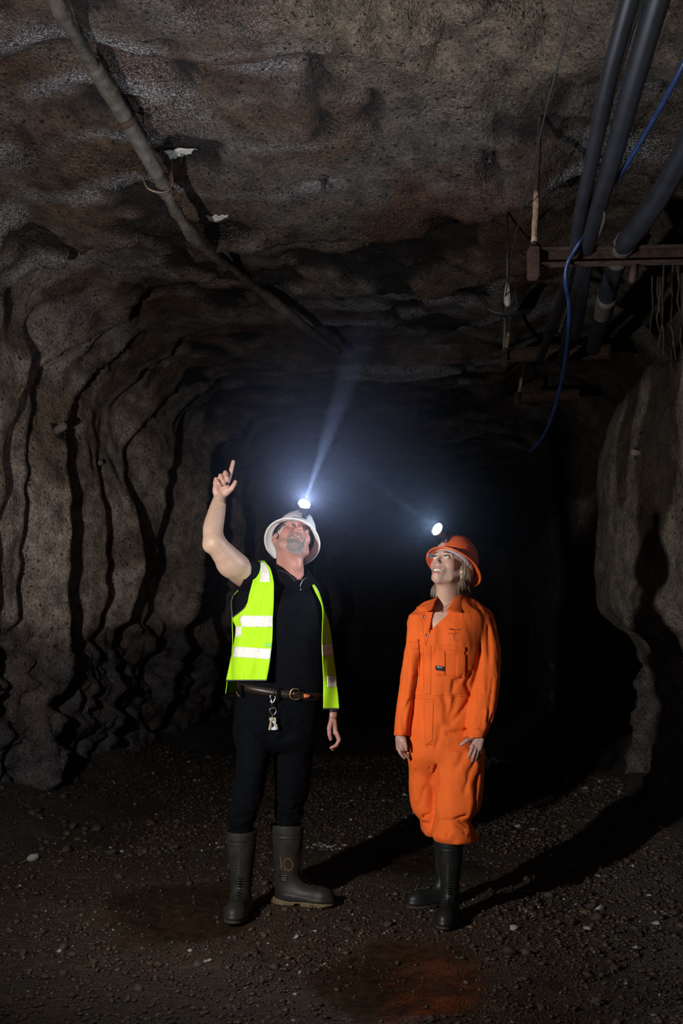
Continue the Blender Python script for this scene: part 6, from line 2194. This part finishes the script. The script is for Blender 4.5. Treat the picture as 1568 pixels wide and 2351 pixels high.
def stones():
    """the larger stones, each a piece of the floor"""
    r = np.random.RandomState(5)
    protos = []
    for k in range(10):
        V, F = ico_proto(k)
        c = PALETTE[k % len(PALETTE)] * .52
        o = mesh_obj('stone', V, F, M_GRAVEL, FLOOR, smooth=False)
        set_color(o, np.broadcast_to(c, (len(V), 3)))
        protos.append(o)
    pale = []
    for k in range(3):
        V, F = ico_proto(40 + k)
        o = mesh_obj('stone', V, F, M_GRAVEL, FLOOR, smooth=False)
        set_color(o, np.broadcast_to(np.array((.30, .29, .27)) * (1 - .2 * k), (len(V), 3)))
        pale.append(o)
    used = set()
    def put(src, x, y, s):
        if src.name in used:
            o = src.copy(); COL.objects.link(o)
        else:
            o = src; used.add(src.name)
        z = float(floor_z(np.array([x]), np.array([y]))[0])
        o.location = (x, y, z + s * .32)
        o.rotation_euler = (r.uniform(-.5, .5), r.uniform(-.5, .5), r.uniform(0, 6.28))
        o.scale = (s, s * r.uniform(.8, 1.2), s * r.uniform(.7, 1.1))
        return o
    # scattered through the gravel
    n = 0
    while n < 175:
        y = 3.35 + r.rand() ** 1.3 * 3.4
        x = r.uniform(-.335, .335) * y
        if abs(x - axis_x(y)) > 2.0 or mud_mask(np.array([x]), np.array([y]))[0] > .4:
            continue
        if min(math.hypot(x - fx, (y - fy) * .8) for fx, fy in FEET) < .24:
            continue
        put(protos[r.randint(10)], x, y, .011 + .012 * r.rand() ** 2 + (.006 if x > .6 else 0))
        n += 1
    # rubble at the foot of the left wall
    for k in range(70):
        px, py = r.uniform(0, 420), r.uniform(1850, 1990)
        y = GROUND_Y(py); x = (px - CX0) / FPX * y
        put(protos[r.randint(10)], x, y, .010 + .032 * r.rand() ** 2.5)
    # a streak of pale chips behind the man and a few single ones
    for k in range(26):
        px, py = r.uniform(705, 800), 1945 + r.uniform(-7, 8)
        y = GROUND_Y(py); x = (px - CX0) / FPX * y
        put(pale[r.randint(3)], x, y, .006 + .010 * r.rand())
    for px, py, s in ((75, 1982, .036), (1180, 2135, .018), (1350, 2140, .02), (480, 2200, .012)):
        y = GROUND_Y(py); put(pale[0], (px - CX0) / FPX * y, y, s)
    y = GROUND_Y(2072); put(protos[6], (626 - CX0) / FPX * y, y, .022)
stones()
# ------------------------------------------------------------------ dusty damp air that shows the lamps' light
def mat_haze(name, dens, col):
    """scattering air, densest in the middle of its object and thinning out to nothing at the rim"""
    m = bpy.data.materials.new(name)
    m.use_nodes = True
    nt = m.node_tree
    nt.nodes.remove(nt.nodes['Principled BSDF'])
    v = nt.nodes.new('ShaderNodeVolumeScatter')
    v.inputs['Color'].default_value = (*col, 1)
    tc = nt.nodes.new('ShaderNodeTexCoord')
    gr = nt.nodes.new('ShaderNodeTexGradient'); gr.gradient_type = 'QUADRATIC_SPHERE'
    nt.links.new(tc.outputs['Object'], gr.inputs[0])
    mu = nt.nodes.new('ShaderNodeMath'); mu.operation = 'MULTIPLY'; mu.inputs[1].default_value = dens
    pw = nt.nodes.new('ShaderNodeMath'); pw.operation = 'POWER'; pw.inputs[1].default_value = 1.7
    nt.links.new(gr.outputs['Fac'], pw.inputs[0])
    nt.links.new(pw.outputs[0], mu.inputs[0])
    nt.links.new(mu.outputs[0], v.inputs['Density'])
    nt.links.new(v.outputs[0], nt.nodes['Material Output'].inputs['Volume'])
    return m

def blob(name, c, r, mat, axis):
    bm = bmesh.new()
    bmesh.ops.create_icosphere(bm, subdivisions=3, radius=1.0)
    o = bm_obj(name, bm, mat)
    Q = Vector(axis).normalized().to_track_quat('Z', 'Y').to_matrix().to_4x4()
    o.matrix_world = Matrix.Translation(c) @ Q @ Matrix.Diagonal((r[0], r[1], r[2], 1))
    o['kind'] = 'stuff'
    return o

_ml, _ma = MAN_LAMP
_wl, _wa = WOMAN_LAMP
m1 = blob('haze', tuple(_ml), (.90, .90, 1.75), mat_haze('damp_air', .078, (.52, .62, 1.0)), _ma)
tag(m1, 'soft blue mist and beam glowing at the lamp of the white hard hat', 'haze')
m2 = blob('haze', tuple(_wl), (.66, .66, 1.2), mat_haze('thin_damp_air', .055, (.50, .68, 1.0)), _wa)
tag(m2, 'soft mist glowing at the lamp of the orange hard hat', 'haze')
